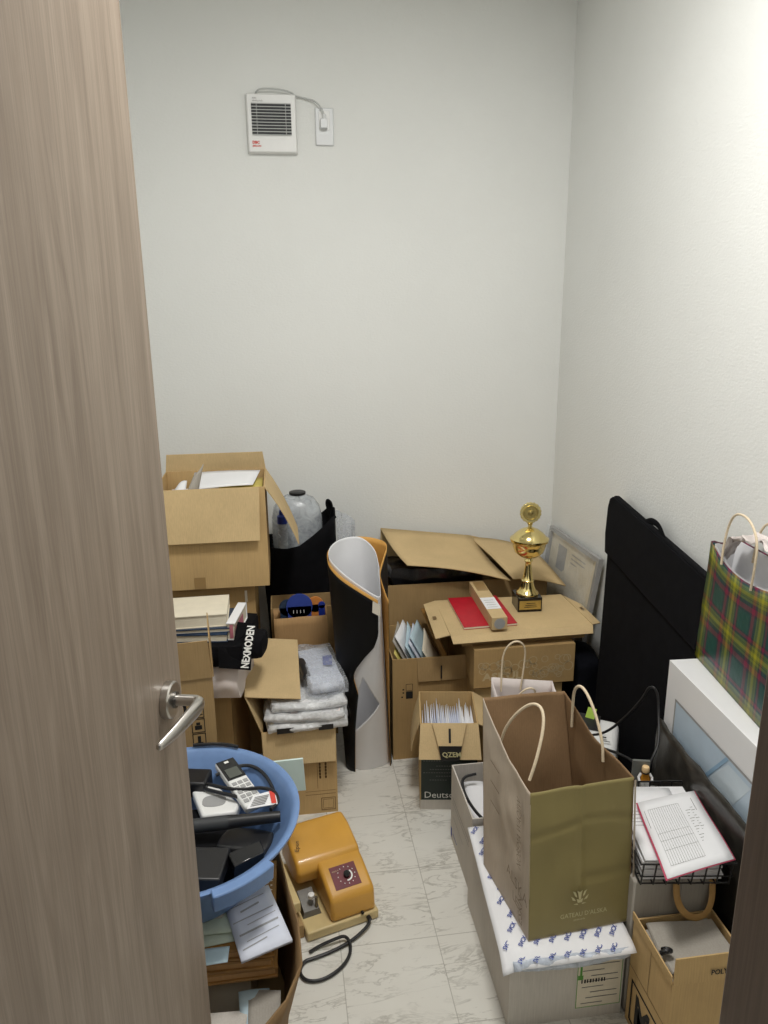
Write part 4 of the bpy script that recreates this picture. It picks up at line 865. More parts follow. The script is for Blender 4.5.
# print on the left side
sf = lambda s_, t_: V((.440, 1.50, .2305)).lerp(V((.476, 1.262, .2305)), s_).lerp(V((.452, 1.59, .640)).lerp(V((.474, 1.288, .580)), s_), t_)
sx__ = (sf(1, .3)-sf(0, .3)).normalized(); sy__ = (sf(.6, 1)-sf(.6, 0)).normalized(); sn = sx__.cross(sy__)
sm = MB(); text_mb('NOBEMA WAOJIW', .030, sf(.90, .42), sy__, -sx__, sm, sx=.62, lift=.010); text_mb('ALSKA', .036, sf(.62, .255), sx__, sy__, sm, lift=.010); text_mb('ESKN', .028, sf(.93, .06), sy__, -sx__, sm, lift=.010); text_mb('LE', .03, sf(.74, .15), sx__, sy__, sm, lift=.010)
for i in range(3): rects(sm, sf(.25, .5+.12*i), sx__, sy__, [(0, 0, .05, .003)], lift=.008)
sm.build('printed_text', M['inktaupe'], ou[3])
MB().tube([(.470, 1.49, .575), (.476, 1.48, .615), (.492, 1.455, .665), (.514, 1.425, .705), (.528, 1.395, .712), (.526, 1.37, .685), (.505, 1.345, .625), (.486, 1.335, .575)], .0034, 10, smooth=3).build('bag_handle', M['handle'], ob_, smooth=1)
MB().tube([(.656, 1.53, .570), (.655, 1.53, .63), (.652, 1.52, .675), (.652, 1.49, .702), (.656, 1.46, .700), (.666, 1.43, .665), (.674, 1.40, .61), (.674, 1.39, .565)], .0034, 10, smooth=3).build('bag_handle', M['handle'], ob_, smooth=1)
# creases as folds on the front panel edge
MB().add([bf(.988, .0)+fnm*.006, bf(1.012, .0)+fnm*.004, bf(1.012, .99)+fnm*.004, bf(.988, .99)+fnm*.006], [(0, 1, 2, 3)]).build('side_edge', M['bagside'], ou[0])

# ================================================================== FRONT RIGHT: X carton, grey bag, tray
xb = carton('cardboard_box', 'brown carton with black lettering by the door frame, front flap raised', (.885, 1.085), .181, .165, .268, 0, 0, M['kraft'],
    {'front': (.060, -3, .002), 'left': (.020, 2, .0)})
xf = V((.704, 1.085, 0))
mb = text_mb('POLY', .017, (.779, 1.0805, .285), XD, ZD, sx=.85, bold=.0005); text_mb('M', .017, (.812, 1.0805, .258), XD, ZD, mb, bold=.0006); text_mb('1', .017, (.811, 1.0805, .232), XD, ZD, mb, bold=.0006); mb.build('lettering', M['ink'], xb['root'])
sm = text_mb('M', .11, (.704, 1.215, .03), (0, -1, 0), ZD, sx=.8, bold=.003); outline(sm, (.704, 1.245, 0), (0, -1, 0), ZD, .01, .015, .14, .11, .006); sm.build('printed_mark', M['ink'], xb['root'])
rects(MB(), (.704, 1.25, 0), (0, -1, 0), ZD, [(0, .15, .165, .002), (.08, .15, .0015, .11)]).build('seam', M['inkb'], xb['root'])
gp = MB().pillow((.795, 1.168, .128), (.158, .138, .246), 33, .007, 18, .16, 16)
for k_, (z_, rz_) in enumerate(((.252, 4), (.259, -3))): gp.pillow((.797, 1.172, z_), (.150, .128, .010), 50+k_, .004, 12, .15, 16, rz_)
tag(gp.build('grey_plastic_bundle', M['greybag'], smooth=1, angle=30), 'folded grey plastic bundle inside the brown carton by the door frame', 'plastic bundle')
tag(MB().tube([(.712, 1.150, .277), (.722, 1.145, .286), (.735, 1.147, .282), (.728, 1.157, .278), (.718, 1.155, .279)], .005, 8, smooth=2).build('cable_end', M['black'], smooth=1), 'small black cable end in the corner of the brown carton', 'cable')
gb = thing('grey_paper_bag', 'grey paper bag with kraft ribbon handle under the wire tray', 'paper bag', (.82, 1.38, 0))
MB().hexa([V(q) for q in ((.706, 1.262, 0), (.888, 1.258, 0), (.895, 1.57, 0), (.712, 1.57, 0), (.704, 1.262, .352), (.888, 1.256, .352), (.895, 1.57, .352), (.72, 1.57, .352))]).build('bag_body', M['greybag'], gb, bevel=.004)
MB().tube([(.795, 1.2535, .345), (.793, 1.243, .315), (.805, 1.236, .285), (.832, 1.232, .267), (.860, 1.234, .272), (.876, 1.242, .30), (.878, 1.253, .345)], lambda t: (.0012, .0075), 8, smooth=2).build('bag_handle', M['handlek'], gb, smooth=1)
rects(MB(), (.704, 1.2605, 0), (1, -.03, 0), ZD, [(.105, .0, .0012, .35), (.0, .18, .18, .0012)], lift=.0012).build('crease', M['inkg'], gb)

ty = thing('wire_tray', 'black wire letter tray full of papers on the grey paper bag', 'wire tray', (.71, 1.25, .355), -8)
W = root_matrix(ty); L = lambda x, y, z: W @ V((x, y, z))
tw, td, th = .186, .262, .062
wf = MB(); r_ = .0018
wf.tube([L(-.006, -.012, th), L(tw+.006, -.012, th), L(tw+.006, td+.008, th), L(-.006, td+.008, th)], .0024, 8, closed=True)
wf.tube([L(0, 0, .004), L(tw, 0, .004), L(tw, td, .004), L(0, td, .004)], .0022, 8, closed=True)
wf.build('rim', M['black'], ty, smooth=1)
ww = MB()
for i in range(8):
    x = tw*i/7; ww.tube([L(x, -.012, th), L(x, -.003, .004), L(x, 0, .003), L(x, td, .003), L(x, td+.006, th)], r_, 6)
for i in range(1, 9):
    y = td*i/9; ww.tube([L(-.006, y, th), L(-.001, y, .004), L(tw+.001, y, .003), L(tw+.006, y, th)], r_, 6)
ww.tube([L(-.003, -.008, .028), L(tw+.003, -.008, .028), L(tw+.003, td+.004, .028), L(-.003, td+.004, .028)], r_, 6, closed=True)
ww.build('wire_mesh', M['black'], ty, smooth=1)
rn = random.Random(11)
for i in range(9):
    z_ = .0085+i*.0062; dx, dy = rn.uniform(-.004, .004), rn.uniform(-.003, .006); t_ = .0055
    q = MB().hexa([L(.008+dx, .004+dy, z_), L(tw-.012+dx, .004+dy, z_), L(tw-.012+dx, td-.02+dy, z_), L(.008+dx, td-.02+dy, z_), L(.008+dx, .004+dy, z_+t_), L(tw-.012+dx, .004+dy, z_+t_), L(tw-.012+dx, td-.02+dy, z_+t_), L(.008+dx, td-.02+dy, z_+t_)])
    tag(q.build('paper_batch', M['paper'], bevel=.0006), 'one of the white paper batches stacked inside the black wire tray', 'papers', 'paper batches in the wire tray')
s1 = sheet('paper_sheet', [L(.004, -.006, .066), L(.13, -.010, .066), L(.14, .235, .068), L(.012, .240, .068)], .0008, M['paper'], 'printed white sheet under the red edged form in the wire tray', 'paper', curl=.0012)
tl = MB()
for i in range(5): rects(tl, L(.014, .10+.012*i, .0685), W.to_3x3() @ V((1, 0, 0)), W.to_3x3() @ V((0, 1, 0)), [(0, 0, .045, .0012)], lift=.0015)
tl.build('printed_text', M['inkg'], s1)
fm = thing('order_form', 'white ruled form with a red edge on top of the wire tray papers', 'paper form', L(.1, .1, .070), -8)
fc_ = [V((.726, 1.178, .4275)), V((.895, 1.212, .4275)), V((.925, 1.428, .437)), (V((.772, 1.408, .4355)))]
ff = lambda u, v: fc_[0].lerp(fc_[1], u).lerp(fc_[3].lerp(fc_[2], u), v)+V((0, 0, .004*sin(pi*v*2)*.4+.0015*sin(pi*u)))
MB().grid(lambda u, v: ff(u*1.02-.01, v)+V((0, 0, -.0016)), 8, 10).build('red_edge_sheet', M['inkpink'], fm, smooth=1, solid=.0006)
MB().grid(lambda u, v: ff(.012+u*.975, .008+v*.985), 8, 10).build('form_sheet', M['paper'], fm, smooth=1, solid=.0008)
fl = MB()
def fline(u0_, v0_, u1_, v1_, w_=.004):
    n_ = 6
    for k in range(n_):
        a_, b_ = k/n_, (k+1)/n_
        P_ = [(u0_+(u1_-u0_)*a_, v0_+(v1_-v0_)*a_), (u0_+(u1_-u0_)*b_, v0_+(v1_-v0_)*b_)]
        dx, dy = (0, w_) if abs(u1_-u0_) > abs(v1_-v0_) else (w_, 0)
        fl.add([ff(*P_[0])+up*.0014, ff(*P_[1])+up*.0014, ff(P_[1][0]+dx, P_[1][1]+dy)+up*.0014, ff(P_[0][0]+dx, P_[0][1]+dy)+up*.0014], [(0, 1, 2, 3)])
for i in range(15): fline(.12+.036*i, .12, .12+.036*i, .86, .004)
for v_ in (.12, .30, .42, .52, .86): fline(.12, v_, .624, v_, .003)
for i in range(12): fline(.69, .3+.04*i, .69+.02+.03*((i*7) % 3), .3+.04*i, .006)
for i in range(9): fline(.78, .45+.04*i, .80+.02*((i*5) % 3), .45+.04*i, .006)
fline(.06, .62, .06, .86, .006); fline(.86, .72, .86, .9, .008)
fl.build('ruled_lines', M['inkg'], fm)

# toy figure on a grey studded base
ty2 = thing('toy_brick_model', 'small grey brick base with an orange toy figure behind the wire tray papers', 'toy', (.862, 1.538, .3525), -14)
W = root_matrix(ty2); L = lambda x, y, z: W @ V((x, y, z))
def bx(mb, x0, y0, z0, x1, y1, z1): return mb.hexa([L(*q) for q in ((x0, y0, z0), (x1, y0, z0), (x1, y1, z0), (x0, y1, z0), (x0, y0, z1), (x1, y0, z1), (x1, y1, z1), (x0, y1, z1))])
tb_ = MB(); bx(tb_, -.03, -.02, .0, .03, .025, .012); bx(tb_, -.03, .017, .012, .012, .025, .085); bx(tb_, -.02, -.02, .012, .03, -.005, .026)
for i in range(6):
    for j in range(2): tb_.lathe([(.0026, .026), (.0026, .0285)], L(-.015+.0078*i, -.016+.0078*j, 0)-V((0, 0, .352))+V((0, 0, .352)), 10)
tb_.build('brick_base', M['toyg'], ty2)
by = MB(); bx(by, .012, -.0215, .012, .018, -.02, .024); bx(by, -.002, -.0215, .012, .004, -.02, .024); by.build('yellow_bricks', M['yellowp'], ty2)
q = MB(); q.add([L(*p_) for p_ in ((-.012, .004, .036), (.012, .004, .036), (.012, .014, .036), (-.012, .014, .036), (-.008, .005, .058), (.008, .005, .058), (.008, .013, .058), (-.008, .013, .058))], [(3, 2, 1, 0), (4, 5, 6, 7), (0, 1, 5, 4), (1, 2, 6, 5), (2, 3, 7, 6), (3, 0, 4, 7)])
q.build('torso', M['toyo'], ty2, bevel=.001)
q = MB(); bx(q, -.011, .002, .013, -.001, .014, .036); bx(q, .001, .002, .013, .011, .014, .036)
for s_ in (-1, 1): q.tube([L(s_*.010, .009, .056), L(s_*.0165, .006, .047), L(s_*.015, -.002, .040)], .0035, 8)
q.build('limbs', M['white'], ty2, bevel=.0005)
MB().lathe([(.004, .058), (.0085, .060), (.0095, .064), (.0095, .072), (.008, .076), (.004, .077)], L(0, .009, 0), 18).build('head', M['toyh'], ty2, smooth=1)
MB().lathe([(.0098, .0585), (.0098, .062)], L(0, .009, 0), 18).build('collar', M['black'], ty2, smooth=1)

# ================================================================== FRONT LEFT: J carton, albums, basket
J = thing('cardboard_box', 'bulging open carton full of albums and papers under the blue tub', 'cardboard box', (-.24, 1.38, 0))
bl = [(-.46, 1.06), (-.30, 1.055), (-.22, 1.06), (-.165, 1.075), (-.13, 1.11), (-.085, 1.20), (-.050, 1.30), (-.048, 1.45), (-.088, 1.60), (-.106, 1.73), (-.20, 1.735), (-.35, 1.735), (-.46, 1.735), (-.465, 1.40)]
tl_ = [(-.46, 1.00), (-.30, .995), (-.16, 1.00), (-.085, 1.04), (-.036, 1.10), (-.006, 1.175), (-.010, 1.28), (-.030, 1.38), (-.046, 1.48), (-.100, 1.735), (-.20, 1.74), (-.35, 1.74), (-.465, 1.74), (-.47, 1.40)]
nn = len(bl)
def jf(u, v):
    x = u*nn; i = int(x) % nn; t = x-int(x); j = (i+1) % nn
    a_ = V((*bl[i], .004)).lerp(V((*bl[j], .004)), t); b_ = V((*tl_[i], .335)).lerp(V((*tl_[j], .335)), t)
    return a_.lerp(b_, v)
MB().grid(jf, nn*3, 6).build('carton_wall', M['kraftdark'], J, smooth=1, solid=-.004, angle=50)
MB().prism([V((*q, 0)) for q in bl], (0, 0, .004)).build('carton_base', M['kraft2'], J)
tag(MB().box((-.40, 1.285, .006), (-.115, 1.70, .255)).build('paper_bundle', M['paperw'], bevel=.002), 'buried bundle of papers under the golden brown albums', 'papers')
for i in range(3):
    z_ = .2565+.0275*i; dx = rn.uniform(-.004, .004); ri = rn.uniform(-1.5, 1.5)
    r = thing('photo_album', ['lowest', 'middle', 'topmost'][i]+' golden brown album of the three under the blue tub', 'album', (-.206+dx, 1.345, z_), ri, 'golden brown albums under the blue tub')
    W = root_matrix(r); L = lambda x, y, z: W @ V((x, y, z))
    def bx(x0, y0, z0, x1, y1, z1): return [L(*q) for q in ((x0, y0, z0), (x1, y0, z0), (x1, y1, z0), (x0, y1, z0), (x0, y0, z1), (x1, y0, z1), (x1, y1, z1), (x0, y1, z1))]
    MB().hexa(bx(-.15, -.12, 0, .148, .12, .005)).hexa(bx(-.15, -.12, .0205, .148, .12, .0255)).build('cover', M['album'], r, bevel=.001)
    MB().hexa(bx(-.15, -.115, .005, .143, .115, .0205)).build('pages', M['bagkraft'], r)
    cg = MB()
    if i == 2:
        for k in range(15):
            y = -.10+.0135*k; cg.add([L(.128, y, .0262), L(.134, y+.003, .0262), L(.128, y+.006, .0262)], [(0, 1, 2)]).add([L(.137, y+.006, .0262), L(.142, y+.009, .0262), L(.137, y+.0125, .0262)], [(0, 1, 2)])
        cg.build('gilt_border', M['paperw'], r)
# papers in front of the tub
sheet('photo_envelope', [(-.121, 1.185, .3415), (-.024, 1.222, .3415), (-.072, 1.375, .3420), (-.166, 1.345, .3420)], .007, M['paper2'], 'silver grey printed envelope in a clear sleeve beside the green notes', 'envelope')
se = bpy.data.objects['photo_envelope']; ql = [V((-.121, 1.185, .3415+.0078)), V((-.024, 1.222, .3415+.0078)), V((-.072, 1.375, .342+.0078)), V((-.166, 1.345, .342+.0078))]
sm_ = MB(); exd = ql[1]-ql[0]; eyd = ql[3]-ql[0]
for i, (uu, vv, ww, hh) in enumerate(((.08, .12, .5, .02), (.2, .22, .66, .012), (.1, .33, .8, .03), (.3, .46, .6, .01), (.05, .55, .85, .016), (.25, .68, .4, .03), (.1, .8, .7, .012))):
    o_ = ql[0]+exd*uu+eyd*vv; sm_.add([o_, o_+exd*ww+eyd*.05, o_+exd*ww+eyd*(.05+hh), o_+eyd*hh], [(0, 1, 2, 3)])
sm_.build('printed_lines', M['lens'], se)
GN = 'pale green notes in front of the blue tub'
gn = [([(-.215, 1.235, .3390), (-.125, 1.245, .3390), (-.115, 1.345, .3392), (-.215, 1.345, .3392)], 'greenp', 'lowest pale green note in front of the blue tub', 0), ([(-.22, 1.262, .3440), (-.120, 1.262, .3440), (-.112, 1.36, .3445), (-.22, 1.36, .3445)], 'greenp', 'wide pale green note on top in front of the tub', .0),
      ([(-.23, 1.300, .3460), (-.165, 1.30, .3460), (-.145, 1.36, .347), (-.23, 1.36, .347)], 'greybag', 'grey green folded note tucked under the rim of the blue tub', .001), ([(-.225, 1.190, .3395), (-.148, 1.195, .3395), (-.146, 1.232, .3395), (-.225, 1.232, .3395)], 'bluep', 'pale blue green note at the front edge of the albums', .0005)]
for pts, mt, lb_, cu_ in gn: sheet('paper_note', pts, .0012, M[mt], lb_, 'paper note', GN, curl=cu_)
# stuff below the albums at the front
bb = thing('blue_edged_box', 'white card box with blue marks at the bottom front of the bulging carton', 'box', (-.2, 1.13, .17))
MB().hexa([V(q) for q in ((-.30, 1.085, .006), (-.165, 1.095, .006), (-.145, 1.205, .006), (-.30, 1.21, .006), (-.30, 1.05, .225), (-.130, 1.05, .225), (-.115, 1.19, .225), (-.30, 1.20, .225))]).build('box_body', M['greybox'], bb, bevel=.0015)
bq = MB(); n_ = 18
bq.add([V((-.178+.013*cos(2*pi*k/n_), 1.155+.010*sin(2*pi*k/n_), .2256)) for k in range(n_)], [tuple(range(n_))]); outline(bq, (-.2, 1.08, .2254), XD, (0, 1, 0), -.02, .0, .055, .05, .002); bq.build('blue_print', M['inkblue'], bb)
text_mb('Ga', .026, (-.148, 1.085, .2252), XD, (0, 1, 0), bold=.0008).build('handwriting', M['ink'], bb)
sheet('blue_folder', [(-.122, 1.10, .20), (-.06, 1.08, .19), (-.075, 1.225, .2315), (-.135, 1.225, .2315)], .003, M['bluep'], 'pale blue folder tilted beside the card box in the bulging carton', 'folder', curl=.003)
sheet('grey_card', [(-.115, 1.14, .218), (-.055, 1.12, .208), (-.052, 1.215, .2335), (-.115, 1.225, .2335)], .002, M['greybag'], 'grey card lying over the pale blue folder in the bulging carton', 'card', curl=.001)
sheet('crumpled_paper', [(-.10, 1.06, .15), (-.06, 1.05, .14), (-.055, 1.12, .18), (-.09, 1.13, .19)], .003, M['bagkraft'], 'torn kraft scrap at the front corner of the bulging carton', 'paper scrap', curl=.006)
# mint booklet standing at the back corner of J
bkl = MB().grid(lambda u, v: V((-.10+.124*u, 1.704+.012*cos(u*3.0), .325+.103*v-.004*u)), 12, 3)
bkl = thing('paper_file', 'pale mint file standing upright behind the blue tub', 'file', (-.05, 1.70, .01))
MB().prism([V((-.17, 1.700, .01)), V((-.122, 1.700, .01)), V((-.116, 1.703, .340)), V((.021, 1.706, .338)), V((.017, 1.703, .434)), V((-.17, 1.703, .429))], (0, .006, 0)).build('cover', M['mint'], bkl, bevel=.001)

# blue tub
TB = V((-.245, 1.442, .342)); RB, RT, HT, SY = .150, .247, .156, 1.035
tub = thing('plastic_tub', 'round blue plastic tub full of cables and gadgets behind the door', 'tub', TB)
pr = [(RB-.02, .0), (RB, .003), (RB+.015, .02), (RT-.050, HT-.058), (RT-.016, HT-.022), (RT-.012, HT-.008), (RT, HT-.006), (RT+.001, HT), (RT-.006, HT+.001), (RT-.016, HT-.004), (RT-.022, HT-.020), (RT-.056, HT-.056), (RB+.009, .022), (RB-.006, .008), (RB-.03, .006)]
vs = []; kk = 72
def notch(a_, r_, z_): 
    g_ = math.degrees(a_) % 360
    return z_
for (r_, z_) in pr:
    for k in range(kk): a_ = 2*pi*k/kk; vs.append(TB+V((r_*cos(a_), r_*SY*sin(a_), notch(a_, r_, z_))))
Lp = len(pr); fs = [(i*kk+k, i*kk+(k+1) % kk, (i+1)*kk+(k+1) % kk, (i+1)*kk+k) for i in range(Lp-1) for k in range(kk)]+[tuple(range(kk-1, -1, -1)), tuple((Lp-1)*kk+k for k in range(kk))]
MB().add(vs, fs).build('tub_body', M['blue'], tub, smooth=1, angle=45)
def lug(a0, a1):
    g = MB(); n_ = 16
    for i in range(n_):
        q = []
        for a_ in (a0+(a1-a0)*i/n_, a0+(a1-a0)*(i+1)/n_):
            for (r_, z_) in ((RT-.004, HT-.034), (RT+.014, HT-.034), (RT+.018, HT+.004), (RT-.004, HT+.006)):
                q.append(TB+V((r_*cos(R(a_)), r_*SY*sin(R(a_)), z_)))
        g.add(q, [(0, 1, 5, 4), (1, 2, 6, 5), (2, 3, 7, 6), (3, 0, 4, 7)]+([(3, 2, 1, 0)] if i == 0 else [])+([(4, 5, 6, 7)] if i == n_-1 else []))
    bmv = g.build('grip', M['blue'], tub, bevel=.003, seg=2); return bmv
lug(-72, -43); lug(-98, -79); lug(106, 135)
TZ = TB.z
# contents (inside the tub)
fp_ = MB().pillow((-.245, 1.44, .394), (.21, .22, .080), 71, .008, 14, .45, 9)
tag(fp_.build('cloth_pouch', M['cloth'], smooth=1, angle=80), 'black cloth pouch filling the bottom of the blue tub under the gadgets', 'pouch')
fp_ = MB().pillow((-.115, 1.405, .435), (.11, .07, .028), 72, .004, 8, .4, 12, -20)
tag(fp_.build('earphone_case', M['black'], smooth=1, angle=80), 'small black case below the umbrella handle near the tub rim', 'case')
ph = thing('cordless_phone', 'cordless phone handset with dark display lying diagonally in the blue tub', 'phone', (-.13, 1.57, .455))
pa, pb_ = V((-.174, 1.642, .470)), V((-.095, 1.480, .457)); pd = (pb_-pa).normalized(); ps_ = pd.cross(up).normalized()*-1; pn = ps_.cross(pd) ; pn = pn if pn.z > 0 else -pn
W_ = .026
def pq(u, w_, h_): return pa.lerp(pb_, u)+ps_*w_*W_+pn*h_
MB().hexa([pq(0, -.9, 0), pq(0, .9, 0), pq(1, .9, 0), pq(1, -.9, 0), pq(.0, -.95, .022), pq(.0, .95, .022), pq(1, .95, .020), pq(1, -.95, .020)]).build('handset', M['white'], ph, bevel=.006, seg=3)
MB().slab([pq(.02, -.85, .0222), pq(.02, .85, .0222), pq(.44, .85, .0222), pq(.44, -.85, .0222)], .001).build('dark_panel', M['blackg'], ph)
MB().slab([pq(.22, -.6, .0234), pq(.22, .6, .0234), pq(.41, .6, .0234), pq(.41, -.6, .0234)], .0006).build('display', M['lcd'], ph)
kb = MB()
for i in range(5):
    for j in (-1, 0, 1): kb.slab([pq(.50+.09*i, j*.52-.2, .0222), pq(.50+.09*i, j*.52+.2, .0222), pq(.56+.09*i, j*.52+.2, .0222), pq(.56+.09*i, j*.52-.2, .0222)], .0012)
kb.build('keypad', M['lens'], ph); MB().slab([pq(.06, -.2, .0234), pq(.06, .2, .0234), pq(.10, .2, .0234), pq(.10, -.2, .0234)], .0005).build('speaker_slot', M['inkwhite'], ph)
pw = thing('white_gadget', 'white square gadget with grey rounded window in the blue tub', 'gadget', (-.19, 1.52, .43))
gp_ = [V((-.245, 1.575)), V((-.213, 1.478)), V((-.140, 1.482)), V((-.130, 1.510)), V((-.195, 1.595))]
MB().prism([V((q.x, q.y, .436)) for q in gp_], (0, 0, .024)).build('gadget_body', M['white'], pw, bevel=.006, seg=3)
wn_ = [V((-.190+.028*cos(2*pi*k/24)*(1 if abs(cos(2*pi*k/24)) < .8 else .95), 1.527+.021*math.copysign(abs(sin(2*pi*k/24))**.6, sin(2*pi*k/24)), .4603)) for k in range(24)]
MB().prism(wn_, (0, 0, .0008)).build('grey_window', M['lens'], pw)
def tg_thing(o_, l_, c_): return tag(o_, l_, c_)
tg_thing(MB().box((-.315, 1.575, .44), (-.205, 1.635, .482), -12).build('power_adapter', M['black'], bevel=.005), 'boxy black power adapter at the back of the blue tub', 'power adapter')
cu_ = thing('umbrella_handle', 'black folded umbrella with grey sleeve lying across the blue tub', 'umbrella', (-.15, 1.42, .45))
MB().tube([(-.150, 1.424, .478), (-.10, 1.424, .479), (-.040, 1.424, .480)], lambda t: .0145-.003*t, 16, smooth=1).build('handle', M['black'], cu_, smooth=1)
MB().tube([(-.40, 1.424, .474), (-.27, 1.424, .476), (-.150, 1.424, .478)], .0150, 16).build('sleeve', M['slatd'], cu_, smooth=1)
tg_thing(MB().box((-.345, 1.285, .437), (-.150, 1.378, .466), -10).build('router_box', M['black'], bevel=.004), 'flat black router lying at the front of the blue tub', 'router')
tg_thing(MB().hexa([V(q) for q in ((-.135, 1.300, .438), (-.075, 1.330, .440), (-.085, 1.368, .440), (-.15, 1.342, .438), (-.132, 1.298, .468), (-.072, 1.328, .472), (-.082, 1.366, .472), (-.148, 1.340, .468))]).build('charger', M['blackg'], bevel=.003), 'glossy dark charger between umbrella and router in the blue tub', 'charger')
tag_ = thing('cable_tag', 'white printed paper tag with red band on a cable in the tub', 'tag', (-.09, 1.47, .455))
tq = [V((-.112, 1.445, .490)), V((-.045, 1.450, .492)), V((-.052, 1.512, .484)), V((-.100, 1.498, .484))]
MB().slab(tq, .0012).build('tag_paper', M['paper'], tag_); tl2 = MB()
for i in range(6): tl2.add([tq[0].lerp(tq[3], .12+.13*i)+V((.006, 0, .0022)), tq[0].lerp(tq[3], .12+.13*i)+V((.038, .004, .0035)), tq[0].lerp(tq[3], .18+.13*i)+V((.038, .004, .0035)), tq[0].lerp(tq[3], .18+.13*i)+V((.006, 0, .0022))], [(0, 1, 2, 3)])
tl2.build('printed_text', M['inkg'], tag_)
MB().add([tq[1].lerp(tq[2], .05)+V((-.013, 0, .002)), tq[1].lerp(tq[2], .05)+V((-.002, 0, .002)), tq[1].lerp(tq[2], .95)+V((-.002, 0, .002)), tq[1].lerp(tq[2], .95)+V((-.013, 0, .002))], [(0, 1, 2, 3)]).build('red_band', M['inkred'], tag_)
CG = 'black cables in the blue tub'
for path, l_ in (([(-.235, 1.60, .465), (-.21, 1.575, .474), (-.17, 1.545, .480), (-.13, 1.527, .482), (-.08, 1.525, .486), (-.050, 1.505, .486), (-.042, 1.465, .486), (-.06, 1.432, .493)], 'black cable crossing the phone towards the right rim of the tub'),
                 ([(-.24, 1.588, .462), (-.19, 1.548, .470), (-.15, 1.520, .476), (-.125, 1.508, .474)], 'short black cable end lying above the white gadget in the tub'),
                 ([(-.19, 1.60, .478), (-.165, 1.612, .482), (-.12, 1.625, .484), (-.085, 1.60, .482), (-.06, 1.55, .476), (-.05, 1.50, .470)], 'black cable arching over the top of the phone display'),
                 ([(-.25, 1.692, .506), (-.21, 1.690, .507), (-.17, 1.683, .507), (-.14, 1.668, .506)], 'black cable lying on the back rim of the tub')):
    tag(MB().tube(path, .0042, 8, smooth=3).build('cable', M['black'], smooth=1), l_, 'cable', CG)

# ================================================================== YELLOW MACHINE
pm = thing('electric_punch', 'mustard yellow electric punch on a cream base on the floor', 'paper punch', (.195, 1.612, 0), 16)
W = root_matrix(pm); L = lambda x, y, z: W @ V((x, y, z))
MB().hexa([L(*q) for q in ((-.195, .0, .002), (0, 0, .002), (0, .265, .002), (-.195, .265, .002), (-.195, .0, .028), (0, 0, .028), (0, .265, .028), (-.195, .265, .028))]).build('base', M['cream'], pm, bevel=.004)
pr1 = [(-.0, .028), (.006, .088), (.018, .098), (.085, .124), (.100, .128), (.120, .1285), (.20, .158), (.250, .158), (.262, .14), (.262, .028)]
hs = MB(); hs.prism([L(-.128, y, z) for y, z in [(y_+.004, z_) for y_, z_ in pr1]], L(-.006, 0, 0)-L(-.128, 0, 0))
hs.build('housing', M['mustard'], pm, bevel=.010, seg=4)
h2 = MB().prism([L(-.183, y, z) for y, z in ((.116, .076), (.106, .115), (.122, .138), (.20, .160), (.250, .160), (.2635, .142), (.2635, .06), (.16, .06))], L(-.0045, 0, 0)-L(-.183, 0, 0)).build('motor_housing', M['mustard'], pm, bevel=.010, seg=4)
pf_ = lambda x, t: L(x, .022+.062*t+.004, .0995+.0245*t)
pan = MB().slab([pf_(-.105, .05), pf_(-.035, .05), pf_(-.035, .98), pf_(-.105, .98)], .0015).build('control_panel', M['maroon'], pm)
nn_ = (pf_(-.035, .05)-pf_(-.105, .05)).cross(pf_(-.105, .98)-pf_(-.105, .05)).normalized()
dc = pf_(-.066, .52)+nn_*.0015
MB().tube([dc, dc+nn_*.009], .0085, 18).build('dial_knob', M['blackg'], pan, smooth=1)
di = MB(); kx = (pf_(-.035, .5)-pf_(-.105, .5)).normalized(); ky = nn_.cross(kx)
for k in range(16):
    a_, b_ = R(-100+k*9), R(-100+(k+1)*9); di.add([dc+nn_*.0005+(kx*cos(q)+ky*sin(q))*r_ for q, r_ in ((a_, .0125), (a_, .0165), (b_, .0165), (b_, .0125))], [(0, 1, 2, 3)])
for k in range(12): di.add([dc+nn_*.0004+(kx*cos(R(30*k))+ky*sin(R(30*k)))*.023+kx*q+ky*w_ for q, w_ in ((-.0012, -.0012), (.0012, -.0012), (.0012, .0012), (-.0012, .0012))], [(0, 1, 2, 3)])
di.build('dial_scale', M['inkwhite'], pan)
text_mb('MAX 4', .006, pf_(-.10, .75)+nn_*.0016, kx, ky).build('panel_print', M['inkpale'], pan)
hw = V((L(-.176, .126, .1415))); text_mb('Epun', .016, L(-.165, .150, .1465), W.to_3x3() @ V((.3, .9, .35)), W.to_3x3() @ V((-.95, .3, .1)), lift=.004).build('handwriting', M['ink'], h2)
MB().hexa([L(*q) for q in ((-.222, .045, .058), (-.196, .045, .058), (-.196, .235, .062), (-.222, .235, .062), (-.222, .045, .088), (-.196, .045, .088), (-.196, .235, .092), (-.222, .235, .092))]).build('pressure_arm', M['cream'], pm, bevel=.003)
mt_ = MB(); 
mt_.hexa([L(*q) for q in ((-.19, .05, .028), (-.14, .05, .028), (-.14, .115, .028), (-.19, .115, .028), (-.185, .055, .042), (-.145, .055, .042), (-.145, .115, .060), (-.185, .115, .060))])
mt_.tube([L(-.205, .075, .03), L(-.205, .075, .06)], .006, 10); mt_.tube([L(-.150, .06, .03), L(-.150, .06, .075)], .0035, 10); mt_.build('punch_mechanism', M['darksteel'], pm, smooth=1)
MB().lathe([(.0075, .068), (.0085, .07), (.0085, .078), (.005, .080)], L(-.160, .07, 0), 16).build('pin_knob', M['white'], pm, smooth=1)
MB().hexa([L(*q) for q in ((-.222, .02, .002), (-.197, .02, .002), (-.197, .11, .002), (-.222, .11, .002), (-.222, .02, .04), (-.197, .02, .04), (-.197, .11, .04), (-.222, .11, .04))]).build('arm_block', M['kraftd'], pm, bevel=.002)
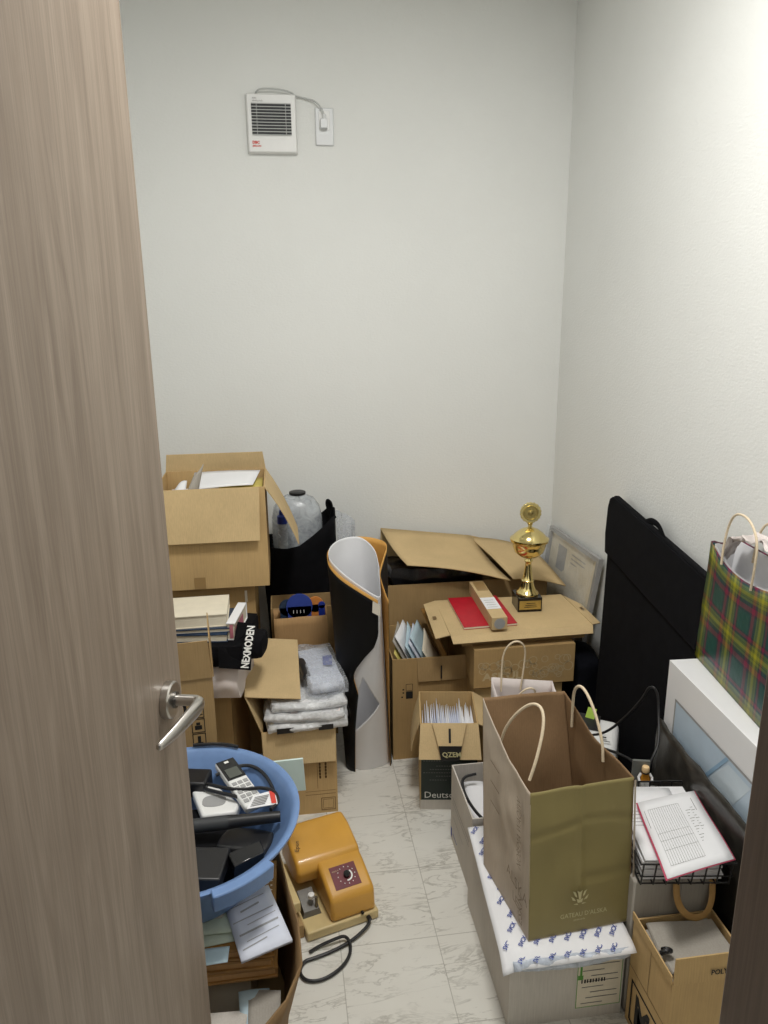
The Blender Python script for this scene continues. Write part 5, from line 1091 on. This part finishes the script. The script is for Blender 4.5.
sc_m = MB(); sc_m.tube([L(-.045, .0065, .034), L(-.045, -.001, .034)], .0038, 12); sc_m.build('screw', M['ink'], pm, smooth=1)
sc_m = MB(); sc_m.tube([L(-.03, .004, .016), L(-.03, -.010, .016)], .0062, 12); sc_m.build('cord_socket', M['black'], pm, smooth=1)
cd = MB().tube([L(-.03, -.008, .016), L(-.038, -.022, .012), (.12, 1.545, .006), (.07, 1.520, .006), (.02, 1.505, .006), (-.005, 1.50, .006), (-.018, 1.47, .006), (.0, 1.44, .006), (.045, 1.440, .006), (.095, 1.475, .006), (.115, 1.52, .006), (.105, 1.555, .016), (.070, 1.545, .015), (.035, 1.540, .006), (.01, 1.525, .006)], .0042, 8, smooth=3)
cd.build('power_cord', M['black'], pm, smooth=1)

# ================================================================== LIGHT + CAMERA
def area(name, loc, size, power, rot, col=(1, 1, 1), sy=None):
    l = bpy.data.lights.new(name, 'AREA'); l.size = size; l.energy = power; l.color = col
    if sy: l.shape = 'RECTANGLE'; l.size_y = sy
    o_ = bpy.data.objects.new(name, l); COL.objects.link(o_); o_.location = loc; o_.rotation_euler = rot; return o_
cl = thing('ceiling_light', 'round white ceiling light in the middle of the storage room ceiling', 'ceiling light', (.30, 1.25, CH))
MB().lathe([(.25, CH-.001), (.25, CH-.012), (.245, CH-.014)], (.30, 1.25, 0), 40).build('light_housing', M['white'], cl, smooth=1)
area('ceiling_lamp', (.30, 1.25, CH-.02), .36, 24.5, (0, 0, 0), (1, .985, .955))
area('hall_lamp', (.15, -.55, 2.5), .6, 3.5, (R(14), 0, 0), (1, .98, .95))
w = bpy.data.worlds.new('World'); SC.world = w; w.use_nodes = True
w.node_tree.nodes['Background'].inputs[0].default_value = (1, .985, .96, 1); w.node_tree.nodes['Background'].inputs[1].default_value = .10

th, ps_a, ro = .269213716, .135312679, -.0104678077
f = V((sin(ps_a)*cos(th), cos(ps_a)*cos(th), -sin(th))); r = V((cos(ps_a), -sin(ps_a), 0)); u = r.cross(f)
r2 = r*cos(ro)+u*sin(ro); u2 = -r*sin(ro)+u*cos(ro)
cam = bpy.data.cameras.new('camera'); co = bpy.data.objects.new('camera', cam); COL.objects.link(co)
mw = Matrix((r2, u2, -f)).transposed().to_4x4(); mw.translation = V((0, 0, 1.55)); co.matrix_world = mw
cam.sensor_fit = 'VERTICAL'; cam.sensor_height = 24; cam.lens = 755.8/1024*24; cam.clip_start = .01
SC.camera = co
vs_ = SC.view_settings; vs_.view_transform = 'Standard'; vs_.look = 'None'; vs_.gamma = 1; vs_.use_curve_mapping = False; vs_.exposure = .15
SC.render.film_transparent = False
SC.cycles.max_bounces = 8; SC.cycles.transparent_max_bounces = 12
